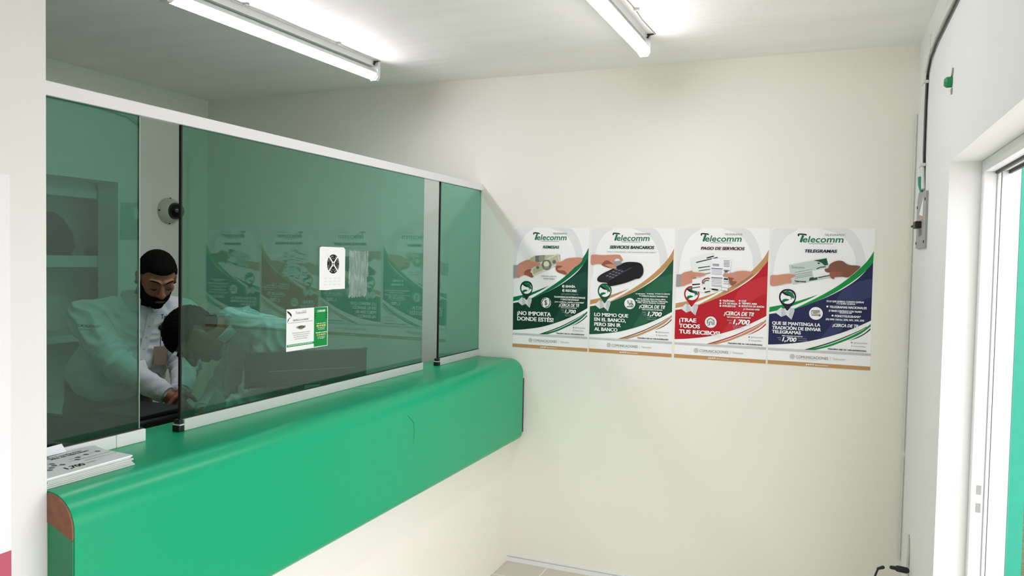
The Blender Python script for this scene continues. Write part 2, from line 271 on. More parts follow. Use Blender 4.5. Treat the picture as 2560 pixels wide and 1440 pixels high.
DESIGN={
'common_green':[
('C','sheet','swirl',[(0.0443,0.0004),(0.263,0.001),(0.1608,0.0547),(0.0795,0.1435),(0.0401,0.2554),(0.0273,0.3754),(0.0032,0.3906),(-0.0006,0.0611)]),
('C','sheet','swirl2',[(0.497,0.0002),(0.7356,0.001),(0.8352,0.0592),(0.8965,0.1524),(0.9246,0.2668),(0.8434,0.3067),(0.8202,0.1953),(0.7384,0.0873),(0.638,0.0362)]),
('B','sheet','green',[(0.0015,0.5805),(0.1426,0.5575),(0.2774,0.5305),(0.3898,0.5012),(0.4808,0.477)],[(-0.0008,0.6183),(0.1434,0.5897),(0.278,0.5513),(0.3902,0.5138),(0.4808,0.477)]),
('B','sheet','deep',[(-0.0015,0.6319),(0.0915,0.6193),(0.2479,0.5906),(0.4317,0.5375),(0.5919,0.4834),(0.7489,0.4158),(0.8738,0.3424),(0.991,0.238)],[(-0.0003,0.8577),(0.1501,0.8482),(0.3579,0.825),(0.5206,0.794),(0.6605,0.7603),(0.7884,0.7224),(0.895,0.6847),(0.9908,0.6477)]),
('B','sheet','green',[(0.995,0.1582),(0.9377,0.2274),(0.8433,0.3031),(0.7279,0.3762),(0.5908,0.4469),(0.4311,0.5153),(0.2478,0.5869)],[(0.9911,0.2394),(0.9398,0.2867),(0.845,0.3534),(0.7292,0.416),(0.5918,0.4798),(0.4317,0.5375),(0.2479,0.5921)]),
('B','sheet','deep2',[(0.9863,0.3522),(0.8459,0.3822),(0.7104,0.4489),(0.6534,0.5299),(0.6466,0.6324),(0.5987,0.7069),(0.5205,0.7903)],[(0.9889,0.4811),(0.9084,0.5039),(0.8321,0.5558),(0.7755,0.6295),(0.7383,0.7033),(0.6801,0.7488),(0.5206,0.7947)]),
('B','sheet','green',[(0.9896,0.6715),(0.9156,0.7182),(0.8094,0.7633),(0.6622,0.8153),(0.5223,0.8531),(0.3595,0.8817)],[(0.9893,0.6895),(0.9066,0.7409),(0.81,0.7815),(0.7022,0.8177),(0.603,0.8482),(0.4722,0.8778)]),
('B','sheet','deep',[(0.9535,0.6904),(0.8865,0.7211),(0.7797,0.7605),(0.6618,0.8007),(0.522,0.8405),(0.3594,0.8802)],[(0.9537,0.6947),(0.8867,0.7269),(0.78,0.7678),(0.662,0.8095),(0.5222,0.8494),(0.3903,0.8792)]),
('B','sheet','deep',[(0.9887,0.7003),(0.9357,0.7379),(0.8588,0.7727),(0.7859,0.7983)],[(0.9891,0.7125),(0.9408,0.7442),(0.8687,0.7761),(0.7859,0.7983)]),
('P','sheet','greybar',[(-0.0008,0.8805),(0.9987,0.8783),(0.9994,0.8986),(-0.0003,0.8988)]),
('P','sheet','greybar2',[(-0.0006,0.8881),(0.6646,0.8903),(0.999,0.8856),(0.9992,0.8914),(-0.0005,0.8912)]),
('P','sheet','tan',[(-0.0007,0.9718),(1,0.9732),(1,1),(-0,1)]),
('L','logo','black',[(0.2727,0.0569),(0.2673,0.0481),(0.2795,0.0423),(0.3391,0.0464),(0.3413,0.0515)],0.014),
('L','logo','green',[(0.3157,0.0513),(0.3021,0.0777),(0.2935,0.1012)],0.022),
('T','logo','green','elecomm',0.3124,0.0572,0.7067,0.1013,'l'),
('T','logo','grey','TELÉGRAFOS',0.5246,0.0411,0.7135,0.0542,'i'),
('L','logo','grey',[(0.3706,0.1103),(0.6055,0.1105)],0.004),
('P','pin_emblem','map',[(0.0576,0.6171),(0.12,0.5782),(0.154,0.5925),(0.2476,0.5802),(0.2544,0.601),(0.2271,0.6673),(0.1739,0.6341),(0.1239,0.6487)]),
('P','pin_emblem','map2',[(0.12,0.5782),(0.154,0.5925),(0.1739,0.6341),(0.1239,0.6487)]),
('P','pin_emblem','map2',[(0.2081,0.5825),(0.2539,0.5801),(0.2271,0.6673),(0.1973,0.6463)]),
('C','pin_emblem','deep',[(0.1794,0.4433),(0.2128,0.4459),(0.2444,0.4588),(0.2626,0.4831),(0.2644,0.5084),(0.2516,0.5369),(0.2162,0.5711),(0.1815,0.6017),(0.1482,0.5724),(0.1128,0.5431),(0.0962,0.5133),(0.0986,0.4833),(0.117,0.4606),(0.146,0.4467)]),
('E','pin_emblem','white',0.181,0.5037,0.0708,None),
('P','pin_emblem','green',[(0.136,0.4655),(0.1818,0.4545),(0.229,0.4687),(0.2507,0.5012),(0.2427,0.5132),(0.2165,0.5039),(0.212,0.4928),(0.1741,0.4799)]),
('P','pin_emblem','black',[(0.1193,0.4703),(0.136,0.464),(0.174,0.4785),(0.212,0.4928),(0.2165,0.5047),(0.2058,0.4959),(0.1702,0.492),(0.1512,0.4863)]),
('P','pin_emblem','green',[(0.1209,0.5332),(0.1374,0.5187),(0.1677,0.5144),(0.2023,0.5198),(0.1837,0.5291),(0.1577,0.5355),(0.1381,0.5479)]),
('L','pin_emblem','black',[(0.2165,0.5047),(0.2198,0.5136),(0.2148,0.5189)],0.006),
('E','sheet','map2',0.2478,0.9344,0.026,None),
('T','lettering','grey','COMUNICACIONES',0.2843,0.9248,0.5993,0.9443,'n'),
('T','lettering','lightgrey','SECRETARÍA DE INFRAESTRUCTURA Y TRANSPORTES',0.2868,0.9495,0.5006,0.954,'n'),
('L','sheet','lightgrey',[(0.6202,0.9162),(0.6211,0.9457)],0.002),
('T','lettering','lightgrey','Telecomm',0.6439,0.9264,0.7605,0.9418,'i'),
('T','lettering','white','@telecommunicaciones',0.4733,0.9834,0.6031,0.9893,'b'),
('P','sheet','white',[(0.3839,0.9824),(0.3984,0.9822),(0.3986,0.9916),(0.3842,0.9914)]),
('P','sheet','white',[(0.4055,0.9816),(0.4199,0.9814),(0.4202,0.9907),(0.4058,0.9905)]),
('P','sheet','white',[(0.4271,0.9807),(0.4414,0.9805),(0.4417,0.9898),(0.4273,0.9897)]),
('P','sheet','white',[(0.4486,0.9799),(0.4629,0.9797),(0.4632,0.989),(0.4488,0.9888)]),
('T','lettering','grey','@TelecommMex',0.8385,0.8061,0.9672,0.8148,'n'),
('T','lettering','grey','TelecommMex',0.8344,0.8303,0.9486,0.839,'n'),
('P','sheet','grey',[(0.8108,0.804),(0.8266,0.8072),(0.8229,0.8153),(0.8111,0.8135)]),
('T','lettering','grey','f',0.8157,0.828,0.8236,0.8411,'b'),
('T','lettering','black','Descubre más en: gob.mx/telecomm',0.5954,0.858,0.959,0.8684,'b')],
'common_tangreen':[
('C','sheet','swirl',[(0.0443,0.0004),(0.263,0.001),(0.1608,0.0547),(0.0795,0.1435),(0.0401,0.2554),(0.0273,0.3754),(0.0032,0.3906),(-0.0006,0.0611)]),
('C','sheet','swirl2',[(0.497,0.0002),(0.7356,0.001),(0.8352,0.0592),(0.8965,0.1524),(0.9246,0.2668),(0.8434,0.3067),(0.8202,0.1953),(0.7384,0.0873),(0.638,0.0362)]),
('B','sheet','tan',[(0.0015,0.5805),(0.1426,0.5575),(0.2774,0.5305),(0.3898,0.5012),(0.4808,0.477)],[(-0.0008,0.6183),(0.1434,0.5897),(0.278,0.5513),(0.3902,0.5138),(0.4808,0.477)]),
('B','sheet','forest',[(-0.0015,0.6319),(0.0915,0.6193),(0.2479,0.5906),(0.4317,0.5375),(0.5919,0.4834),(0.7489,0.4158),(0.8738,0.3424),(0.991,0.238)],[(-0.0003,0.8577),(0.1501,0.8482),(0.3579,0.825),(0.5206,0.794),(0.6605,0.7603),(0.7884,0.7224),(0.895,0.6847),(0.9908,0.6477)]),
('B','sheet','tan',[(0.995,0.1582),(0.9377,0.2274),(0.8433,0.3031),(0.7279,0.3762),(0.5908,0.4469),(0.4311,0.5153),(0.2478,0.5869)],[(0.9911,0.2394),(0.9398,0.2867),(0.845,0.3534),(0.7292,0.416),(0.5918,0.4798),(0.4317,0.5375),(0.2479,0.5921)]),
('B','sheet','forest2',[(0.9863,0.3522),(0.8459,0.3822),(0.7104,0.4489),(0.6534,0.5299),(0.6466,0.6324),(0.5987,0.7069),(0.5205,0.7903)],[(0.9889,0.4811),(0.9084,0.5039),(0.8321,0.5558),(0.7755,0.6295),(0.7383,0.7033),(0.6801,0.7488),(0.5206,0.7947)]),
('B','sheet','tan',[(0.9896,0.6715),(0.9156,0.7182),(0.8094,0.7633),(0.6622,0.8153),(0.5223,0.8531),(0.3595,0.8817)],[(0.9893,0.6895),(0.9066,0.7409),(0.81,0.7815),(0.7022,0.8177),(0.603,0.8482),(0.4722,0.8778)]),
('B','sheet','brown',[(0.9535,0.6904),(0.8865,0.7211),(0.7797,0.7605),(0.6618,0.8007),(0.522,0.8405),(0.3594,0.8802)],[(0.9537,0.6947),(0.8867,0.7269),(0.78,0.7678),(0.662,0.8095),(0.5222,0.8494),(0.3903,0.8792)]),
('B','sheet','brown',[(0.9887,0.7003),(0.9357,0.7379),(0.8588,0.7727),(0.7859,0.7983)],[(0.9891,0.7125),(0.9408,0.7442),(0.8687,0.7761),(0.7859,0.7983)]),
('P','sheet','greybar',[(-0.0008,0.8805),(0.9987,0.8783),(0.9994,0.8986),(-0.0003,0.8988)]),
('P','sheet','greybar2',[(-0.0006,0.8881),(0.6646,0.8903),(0.999,0.8856),(0.9992,0.8914),(-0.0005,0.8912)]),
('P','sheet','tan',[(-0.0007,0.9718),(1,0.9732),(1,1),(-0,1)]),
('L','logo','black',[(0.2727,0.0569),(0.2673,0.0481),(0.2795,0.0423),(0.3391,0.0464),(0.3413,0.0515)],0.014),
('L','logo','green',[(0.3157,0.0513),(0.3021,0.0777),(0.2935,0.1012)],0.022),
('T','logo','green','elecomm',0.3124,0.0572,0.7067,0.1013,'l'),
('T','logo','grey','TELÉGRAFOS',0.5246,0.0411,0.7135,0.0542,'i'),
('L','logo','grey',[(0.3706,0.1103),(0.6055,0.1105)],0.004),
('P','pin_emblem','map',[(0.0576,0.6171),(0.12,0.5782),(0.154,0.5925),(0.2476,0.5802),(0.2544,0.601),(0.2271,0.6673),(0.1739,0.6341),(0.1239,0.6487)]),
('P','pin_emblem','map2',[(0.12,0.5782),(0.154,0.5925),(0.1739,0.6341),(0.1239,0.6487)]),
('P','pin_emblem','map2',[(0.2081,0.5825),(0.2539,0.5801),(0.2271,0.6673),(0.1973,0.6463)]),
('C','pin_emblem','forest',[(0.1794,0.4433),(0.2128,0.4459),(0.2444,0.4588),(0.2626,0.4831),(0.2644,0.5084),(0.2516,0.5369),(0.2162,0.5711),(0.1815,0.6017),(0.1482,0.5724),(0.1128,0.5431),(0.0962,0.5133),(0.0986,0.4833),(0.117,0.4606),(0.146,0.4467)]),
('E','pin_emblem','white',0.181,0.5037,0.0708,None),
('P','pin_emblem','green',[(0.136,0.4655),(0.1818,0.4545),(0.229,0.4687),(0.2507,0.5012),(0.2427,0.5132),(0.2165,0.5039),(0.212,0.4928),(0.1741,0.4799)]),
('P','pin_emblem','black',[(0.1193,0.4703),(0.136,0.464),(0.174,0.4785),(0.212,0.4928),(0.2165,0.5047),(0.2058,0.4959),(0.1702,0.492),(0.1512,0.4863)]),
('P','pin_emblem','green',[(0.1209,0.5332),(0.1374,0.5187),(0.1677,0.5144),(0.2023,0.5198),(0.1837,0.5291),(0.1577,0.5355),(0.1381,0.5479)]),
('L','pin_emblem','black',[(0.2165,0.5047),(0.2198,0.5136),(0.2148,0.5189)],0.006),
('E','sheet','map2',0.2478,0.9344,0.026,None),
('T','lettering','grey','COMUNICACIONES',0.2843,0.9248,0.5993,0.9443,'n'),
('T','lettering','lightgrey','SECRETARÍA DE INFRAESTRUCTURA Y TRANSPORTES',0.2868,0.9495,0.5006,0.954,'n'),
('L','sheet','lightgrey',[(0.6202,0.9162),(0.6211,0.9457)],0.002),
('T','lettering','lightgrey','Telecomm',0.6439,0.9264,0.7605,0.9418,'i'),
('T','lettering','white','@telecommunicaciones',0.4733,0.9834,0.6031,0.9893,'b'),
('P','sheet','white',[(0.3839,0.9824),(0.3984,0.9822),(0.3986,0.9916),(0.3842,0.9914)]),
('P','sheet','white',[(0.4055,0.9816),(0.4199,0.9814),(0.4202,0.9907),(0.4058,0.9905)]),
('P','sheet','white',[(0.4271,0.9807),(0.4414,0.9805),(0.4417,0.9898),(0.4273,0.9897)]),
('P','sheet','white',[(0.4486,0.9799),(0.4629,0.9797),(0.4632,0.989),(0.4488,0.9888)]),
('T','lettering','grey','@TelecommMex',0.8385,0.8061,0.9672,0.8148,'n'),
('T','lettering','grey','TelecommMex',0.8344,0.8303,0.9486,0.839,'n'),
('P','sheet','grey',[(0.8108,0.804),(0.8266,0.8072),(0.8229,0.8153),(0.8111,0.8135)]),
('T','lettering','grey','f',0.8157,0.828,0.8236,0.8411,'b'),
('T','lettering','black','Descubre más en: gob.mx/telecomm',0.5954,0.858,0.959,0.8684,'b')],
'common_red':[
('C','sheet','swirl',[(0.0443,0.0004),(0.263,0.001),(0.1608,0.0547),(0.0795,0.1435),(0.0401,0.2554),(0.0273,0.3754),(0.0032,0.3906),(-0.0006,0.0611)]),
('C','sheet','swirl2',[(0.497,0.0002),(0.7356,0.001),(0.8352,0.0592),(0.8965,0.1524),(0.9246,0.2668),(0.8434,0.3067),(0.8202,0.1953),(0.7384,0.0873),(0.638,0.0362)]),
('B','sheet','tan',[(0.0015,0.5805),(0.1426,0.5575),(0.2774,0.5305),(0.3898,0.5012),(0.4808,0.477)],[(-0.0008,0.6183),(0.1434,0.5897),(0.278,0.5513),(0.3902,0.5138),(0.4808,0.477)]),
('B','sheet','red',[(-0.0015,0.6319),(0.0915,0.6193),(0.2479,0.5906),(0.4317,0.5375),(0.5919,0.4834),(0.7489,0.4158),(0.8738,0.3424),(0.991,0.238)],[(-0.0003,0.8577),(0.1501,0.8482),(0.3579,0.825),(0.5206,0.794),(0.6605,0.7603),(0.7884,0.7224),(0.895,0.6847),(0.9908,0.6477)]),
('B','sheet','tan',[(0.995,0.1582),(0.9377,0.2274),(0.8433,0.3031),(0.7279,0.3762),(0.5908,0.4469),(0.4311,0.5153),(0.2478,0.5869)],[(0.9911,0.2394),(0.9398,0.2867),(0.845,0.3534),(0.7292,0.416),(0.5918,0.4798),(0.4317,0.5375),(0.2479,0.5921)]),
('B','sheet','red2',[(0.9863,0.3522),(0.8459,0.3822),(0.7104,0.4489),(0.6534,0.5299),(0.6466,0.6324),(0.5987,0.7069),(0.5205,0.7903)],[(0.9889,0.4811),(0.9084,0.5039),(0.8321,0.5558),(0.7755,0.6295),(0.7383,0.7033),(0.6801,0.7488),(0.5206,0.7947)]),
('B','sheet','tan',[(0.9896,0.6715),(0.9156,0.7182),(0.8094,0.7633),(0.6622,0.8153),(0.5223,0.8531),(0.3595,0.8817)],[(0.9893,0.6895),(0.9066,0.7409),(0.81,0.7815),(0.7022,0.8177),(0.603,0.8482),(0.4722,0.8778)]),
('B','sheet','red',[(0.9535,0.6904),(0.8865,0.7211),(0.7797,0.7605),(0.6618,0.8007),(0.522,0.8405),(0.3594,0.8802)],[(0.9537,0.6947),(0.8867,0.7269),(0.78,0.7678),(0.662,0.8095),(0.5222,0.8494),(0.3903,0.8792)]),
('B','sheet','red',[(0.9887,0.7003),(0.9357,0.7379),(0.8588,0.7727),(0.7859,0.7983)],[(0.9891,0.7125),(0.9408,0.7442),(0.8687,0.7761),(0.7859,0.7983)]),
('P','sheet','greybar',[(-0.0008,0.8805),(0.9987,0.8783),(0.9994,0.8986),(-0.0003,0.8988)]),
('P','sheet','greybar2',[(-0.0006,0.8881),(0.6646,0.8903),(0.999,0.8856),(0.9992,0.8914),(-0.0005,0.8912)]),
('P','sheet','tan',[(-0.0007,0.9718),(1,0.9732),(1,1),(-0,1)]),
('L','logo','black',[(0.2727,0.0569),(0.2673,0.0481),(0.2795,0.0423),(0.3391,0.0464),(0.3413,0.0515)],0.014),
('L','logo','green',[(0.3157,0.0513),(0.3021,0.0777),(0.2935,0.1012)],0.022),
('T','logo','green','elecomm',0.3124,0.0572,0.7067,0.1013,'l'),
('T','logo','grey','TELÉGRAFOS',0.5246,0.0411,0.7135,0.0542,'i'),
('L','logo','grey',[(0.3706,0.1103),(0.6055,0.1105)],0.004),
('P','pin_emblem','map',[(0.0576,0.6171),(0.12,0.5782),(0.154,0.5925),(0.2476,0.5802),(0.2544,0.601),(0.2271,0.6673),(0.1739,0.6341),(0.1239,0.6487)]),
('P','pin_emblem','map2',[(0.12,0.5782),(0.154,0.5925),(0.1739,0.6341),(0.1239,0.6487)]),
('P','pin_emblem','map2',[(0.2081,0.5825),(0.2539,0.5801),(0.2271,0.6673),(0.1973,0.6463)]),
('C','pin_emblem','red',[(0.1794,0.4433),(0.2128,0.4459),(0.2444,0.4588),(0.2626,0.4831),(0.2644,0.5084),(0.2516,0.5369),(0.2162,0.5711),(0.1815,0.6017),(0.1482,0.5724),(0.1128,0.5431),(0.0962,0.5133),(0.0986,0.4833),(0.117,0.4606),(0.146,0.4467)]),
('E','pin_emblem','white',0.181,0.5037,0.0708,None),
('P','pin_emblem','green',[(0.136,0.4655),(0.1818,0.4545),(0.229,0.4687),(0.2507,0.5012),(0.2427,0.5132),(0.2165,0.5039),(0.212,0.4928),(0.1741,0.4799)]),
('P','pin_emblem','black',[(0.1193,0.4703),(0.136,0.464),(0.174,0.4785),(0.212,0.4928),(0.2165,0.5047),(0.2058,0.4959),(0.1702,0.492),(0.1512,0.4863)]),
('P','pin_emblem','green',[(0.1209,0.5332),(0.1374,0.5187),(0.1677,0.5144),(0.2023,0.5198),(0.1837,0.5291),(0.1577,0.5355),(0.1381,0.5479)]),
('L','pin_emblem','black',[(0.2165,0.5047),(0.2198,0.5136),(0.2148,0.5189)],0.006),
('E','sheet','map2',0.2478,0.9344,0.026,None),
('T','lettering','grey','COMUNICACIONES',0.2843,0.9248,0.5993,0.9443,'n'),
('T','lettering','lightgrey','SECRETARÍA DE INFRAESTRUCTURA Y TRANSPORTES',0.2868,0.9495,0.5006,0.954,'n'),
('L','sheet','lightgrey',[(0.6202,0.9162),(0.6211,0.9457)],0.002),
('T','lettering','lightgrey','Telecomm',0.6439,0.9264,0.7605,0.9418,'i'),
('T','lettering','white','@telecommunicaciones',0.4733,0.9834,0.6031,0.9893,'b'),
('P','sheet','white',[(0.3839,0.9824),(0.3984,0.9822),(0.3986,0.9916),(0.3842,0.9914)]),
('P','sheet','white',[(0.4055,0.9816),(0.4199,0.9814),(0.4202,0.9907),(0.4058,0.9905)]),
('P','sheet','white',[(0.4271,0.9807),(0.4414,0.9805),(0.4417,0.9898),(0.4273,0.9897)]),
('P','sheet','white',[(0.4486,0.9799),(0.4629,0.9797),(0.4632,0.989),(0.4488,0.9888)]),
('T','lettering','grey','@TelecommMex',0.8385,0.8061,0.9672,0.8148,'n'),
('T','lettering','grey','TelecommMex',0.8344,0.8303,0.9486,0.839,'n'),
('P','sheet','grey',[(0.8108,0.804),(0.8266,0.8072),(0.8229,0.8153),(0.8111,0.8135)]),
('T','lettering','grey','f',0.8157,0.828,0.8236,0.8411,'b'),
('T','lettering','black','Descubre más en: gob.mx/telecomm',0.5954,0.858,0.959,0.8684,'b')],
'common_navy':[
('C','sheet','swirl',[(0.0443,0.0004),(0.263,0.001),(0.1608,0.0547),(0.0795,0.1435),(0.0401,0.2554),(0.0273,0.3754),(0.0032,0.3906),(-0.0006,0.0611)]),
('C','sheet','swirl2',[(0.497,0.0002),(0.7356,0.001),(0.8352,0.0592),(0.8965,0.1524),(0.9246,0.2668),(0.8434,0.3067),(0.8202,0.1953),(0.7384,0.0873),(0.638,0.0362)]),
('B','sheet','bright',[(0.0015,0.5805),(0.1426,0.5575),(0.2774,0.5305),(0.3898,0.5012),(0.4808,0.477)],[(-0.0008,0.6183),(0.1434,0.5897),(0.278,0.5513),(0.3902,0.5138),(0.4808,0.477)]),
('B','sheet','navy',[(-0.0015,0.6319),(0.0915,0.6193),(0.2479,0.5906),(0.4317,0.5375),(0.5919,0.4834),(0.7489,0.4158),(0.8738,0.3424),(0.991,0.238)],[(-0.0003,0.8577),(0.1501,0.8482),(0.3579,0.825),(0.5206,0.794),(0.6605,0.7603),(0.7884,0.7224),(0.895,0.6847),(0.9908,0.6477)]),
('B','sheet','bright',[(0.995,0.1582),(0.9377,0.2274),(0.8433,0.3031),(0.7279,0.3762),(0.5908,0.4469),(0.4311,0.5153),(0.2478,0.5869)],[(0.9911,0.2394),(0.9398,0.2867),(0.845,0.3534),(0.7292,0.416),(0.5918,0.4798),(0.4317,0.5375),(0.2479,0.5921)]),
('B','sheet','navy2',[(0.9863,0.3522),(0.8459,0.3822),(0.7104,0.4489),(0.6534,0.5299),(0.6466,0.6324),(0.5987,0.7069),(0.5205,0.7903)],[(0.9889,0.4811),(0.9084,0.5039),(0.8321,0.5558),(0.7755,0.6295),(0.7383,0.7033),(0.6801,0.7488),(0.5206,0.7947)]),
('B','sheet','bright',[(0.9896,0.6715),(0.9156,0.7182),(0.8094,0.7633),(0.6622,0.8153),(0.5223,0.8531),(0.3595,0.8817)],[(0.9893,0.6895),(0.9066,0.7409),(0.81,0.7815),(0.7022,0.8177),(0.603,0.8482),(0.4722,0.8778)]),
('B','sheet','deep',[(0.9535,0.6904),(0.8865,0.7211),(0.7797,0.7605),(0.6618,0.8007),(0.522,0.8405),(0.3594,0.8802)],[(0.9537,0.6947),(0.8867,0.7269),(0.78,0.7678),(0.662,0.8095),(0.5222,0.8494),(0.3903,0.8792)]),
('B','sheet','deep',[(0.9887,0.7003),(0.9357,0.7379),(0.8588,0.7727),(0.7859,0.7983)],[(0.9891,0.7125),(0.9408,0.7442),(0.8687,0.7761),(0.7859,0.7983)]),
('P','sheet','greybar',[(-0.0008,0.8805),(0.9987,0.8783),(0.9994,0.8986),(-0.0003,0.8988)]),
('P','sheet','greybar2',[(-0.0006,0.8881),(0.6646,0.8903),(0.999,0.8856),(0.9992,0.8914),(-0.0005,0.8912)]),
('P','sheet','tan',[(-0.0007,0.9718),(1,0.9732),(1,1),(-0,1)]),
('L','logo','black',[(0.2727,0.0569),(0.2673,0.0481),(0.2795,0.0423),(0.3391,0.0464),(0.3413,0.0515)],0.014),
('L','logo','green',[(0.3157,0.0513),(0.3021,0.0777),(0.2935,0.1012)],0.022),
('T','logo','green','elecomm',0.3124,0.0572,0.7067,0.1013,'l'),
('T','logo','grey','TELÉGRAFOS',0.5246,0.0411,0.7135,0.0542,'i'),
('L','logo','grey',[(0.3706,0.1103),(0.6055,0.1105)],0.004),
('P','pin_emblem','map',[(0.0576,0.6171),(0.12,0.5782),(0.154,0.5925),(0.2476,0.5802),(0.2544,0.601),(0.2271,0.6673),(0.1739,0.6341),(0.1239,0.6487)]),
('P','pin_emblem','map2',[(0.12,0.5782),(0.154,0.5925),(0.1739,0.6341),(0.1239,0.6487)]),
('P','pin_emblem','map2',[(0.2081,0.5825),(0.2539,0.5801),(0.2271,0.6673),(0.1973,0.6463)]),
('C','pin_emblem','navydark',[(0.1794,0.4433),(0.2128,0.4459),(0.2444,0.4588),(0.2626,0.4831),(0.2644,0.5084),(0.2516,0.5369),(0.2162,0.5711),(0.1815,0.6017),(0.1482,0.5724),(0.1128,0.5431),(0.0962,0.5133),(0.0986,0.4833),(0.117,0.4606),(0.146,0.4467)]),
('E','pin_emblem','white',0.181,0.5037,0.0708,None),
('P','pin_emblem','green',[(0.136,0.4655),(0.1818,0.4545),(0.229,0.4687),(0.2507,0.5012),(0.2427,0.5132),(0.2165,0.5039),(0.212,0.4928),(0.1741,0.4799)]),
('P','pin_emblem','black',[(0.1193,0.4703),(0.136,0.464),(0.174,0.4785),(0.212,0.4928),(0.2165,0.5047),(0.2058,0.4959),(0.1702,0.492),(0.1512,0.4863)]),
('P','pin_emblem','green',[(0.1209,0.5332),(0.1374,0.5187),(0.1677,0.5144),(0.2023,0.5198),(0.1837,0.5291),(0.1577,0.5355),(0.1381,0.5479)]),
('L','pin_emblem','black',[(0.2165,0.5047),(0.2198,0.5136),(0.2148,0.5189)],0.006),
('E','sheet','map2',0.2478,0.9344,0.026,None),
('T','lettering','grey','COMUNICACIONES',0.2843,0.9248,0.5993,0.9443,'n'),
('T','lettering','lightgrey','SECRETARÍA DE INFRAESTRUCTURA Y TRANSPORTES',0.2868,0.9495,0.5006,0.954,'n'),
('L','sheet','lightgrey',[(0.6202,0.9162),(0.6211,0.9457)],0.002),
('T','lettering','lightgrey','Telecomm',0.6439,0.9264,0.7605,0.9418,'i'),
('T','lettering','white','@telecommunicaciones',0.4733,0.9834,0.6031,0.9893,'b'),
('P','sheet','white',[(0.3839,0.9824),(0.3984,0.9822),(0.3986,0.9916),(0.3842,0.9914)]),
('P','sheet','white',[(0.4055,0.9816),(0.4199,0.9814),(0.4202,0.9907),(0.4058,0.9905)]),
('P','sheet','white',[(0.4271,0.9807),(0.4414,0.9805),(0.4417,0.9898),(0.4273,0.9897)]),
('P','sheet','white',[(0.4486,0.9799),(0.4629,0.9797),(0.4632,0.989),(0.4488,0.9888)]),
('T','lettering','grey','@TelecommMex',0.8385,0.8061,0.9672,0.8148,'n'),
('T','lettering','grey','TelecommMex',0.8344,0.8303,0.9486,0.839,'n'),
('P','sheet','grey',[(0.8108,0.804),(0.8266,0.8072),(0.8229,0.8153),(0.8111,0.8135)]),
('T','lettering','grey','f',0.8157,0.828,0.8236,0.8411,'b'),
('T','lettering','black','Descubre más en: gob.mx/telecomm',0.5954,0.858,0.959,0.8684,'b')],
'p1':[
('E','round_icon','white',0.45,0.6175,0.0661,None),
('T','lettering','remesas','REMESAS',0.3963,0.1478,0.6148,0.1692,'bi'),
('P','picture','cuff',[(0.0014,0.3148),(0.0628,0.3116),(0.06,0.4169),(0.0012,0.4227)]),
('C','picture','skin',[(0.0554,0.318),(0.1276,0.282),(0.2152,0.2655),(0.2783,0.2765),(0.3535,0.2911),(0.3571,0.3126),(0.2933,0.3289),(0.2465,0.3428),(0.2325,0.3663),(0.271,0.3851),(0.2781,0.4021),(0.2499,0.4135),(0.1773,0.396),(0.1204,0.3993),(0.0574,0.4169)]),
('C','picture','skindark',[(0.1691,0.3556),(0.2465,0.3428),(0.2325,0.3663),(0.2736,0.3866),(0.2781,0.4021),(0.2499,0.4135),(0.1899,0.3958),(0.1452,0.3872)]),
('P','picture','money',[(0.2271,0.2522),(0.296,0.2315),(0.6276,0.2197),(0.6304,0.2727),(0.331,0.3377),(0.2455,0.3218)]),
('P','picture','moneydark',[(0.296,0.2315),(0.4242,0.2258),(0.4205,0.275),(0.3285,0.2852),(0.2984,0.2801)]),
('E','picture','money2',0.3826,0.2538,0.0417,None),
('P','picture','moneylight',[(0.2415,0.3428),(0.293,0.3227),(0.4381,0.2594),(0.6007,0.2108),(0.6312,0.2879),(0.5924,0.3051),(0.2668,0.4007)]),
('P','picture','money',[(0.2641,0.3448),(0.4388,0.2717),(0.5917,0.2214),(0.6166,0.285),(0.5859,0.296),(0.2735,0.3851)]),
('E','picture','moneydark',0.4503,0.3053,0.0658,None),
('E','picture','moneylight',0.4475,0.2992,0.0366,None),
('P','picture','money2',[(0.4146,0.3288),(0.4532,0.316),(0.4879,0.3248),(0.4787,0.3356),(0.4299,0.3394)]),
('E','picture','moneydark',0.5512,0.2797,0.0242,None),
('E','picture','moneydark',0.3306,0.3284,0.0198,None),
('C','picture','skin',[(0.2036,0.2866),(0.2434,0.2799),(0.356,0.2911),(0.3593,0.308),(0.3178,0.3209),(0.2554,0.3201),(0.2262,0.3392),(0.1987,0.3162)]),
('C','picture','skin',[(0.5738,0.2947),(0.5912,0.2823),(0.6567,0.2724),(0.7035,0.2538),(0.774,0.2441),(0.9145,0.2428),(0.8936,0.2849),(0.8024,0.3311),(0.7222,0.3822),(0.6622,0.3756),(0.5953,0.3607),(0.5762,0.3419),(0.6116,0.3262),(0.6587,0.3103),(0.6107,0.3094),(0.5817,0.3083)]),
('C','picture','skindark',[(0.5819,0.3113),(0.6589,0.3134),(0.6297,0.3274),(0.5939,0.334),(0.6248,0.3488),(0.6846,0.3479),(0.722,0.3776),(0.6622,0.3756),(0.5953,0.3607),(0.5737,0.3404)]),
('T','lettering','black','(Vamos a donde',0.386,0.3925,0.5838,0.4033,'i'),
('T','lettering','black','nadie llega)',0.4141,0.412,0.5582,0.4228,'n'),
('E','sheet','white',0.6795,0.4772,0.018,None),
('P','sheet','money2',[(0.679,0.4666),(0.696,0.4723),(0.6965,0.4814),(0.6801,0.4879)]),
('T','lettering','white','ENVÍA',0.7082,0.4682,0.8337,0.4864,'b'),
('E','sheet','white',0.6814,0.5114,0.0179,None),
('P','sheet','money2',[(0.6808,0.5008),(0.6978,0.5065),(0.6983,0.5156),(0.6819,0.5221)]),
('T','lettering','white','RECIBE',0.7101,0.5024,0.8544,0.5206,'b'),
('T','lettering','lightgrey','¡SIN COSTO PARA TI!',0.6469,0.536,0.8747,0.5451,'i'),
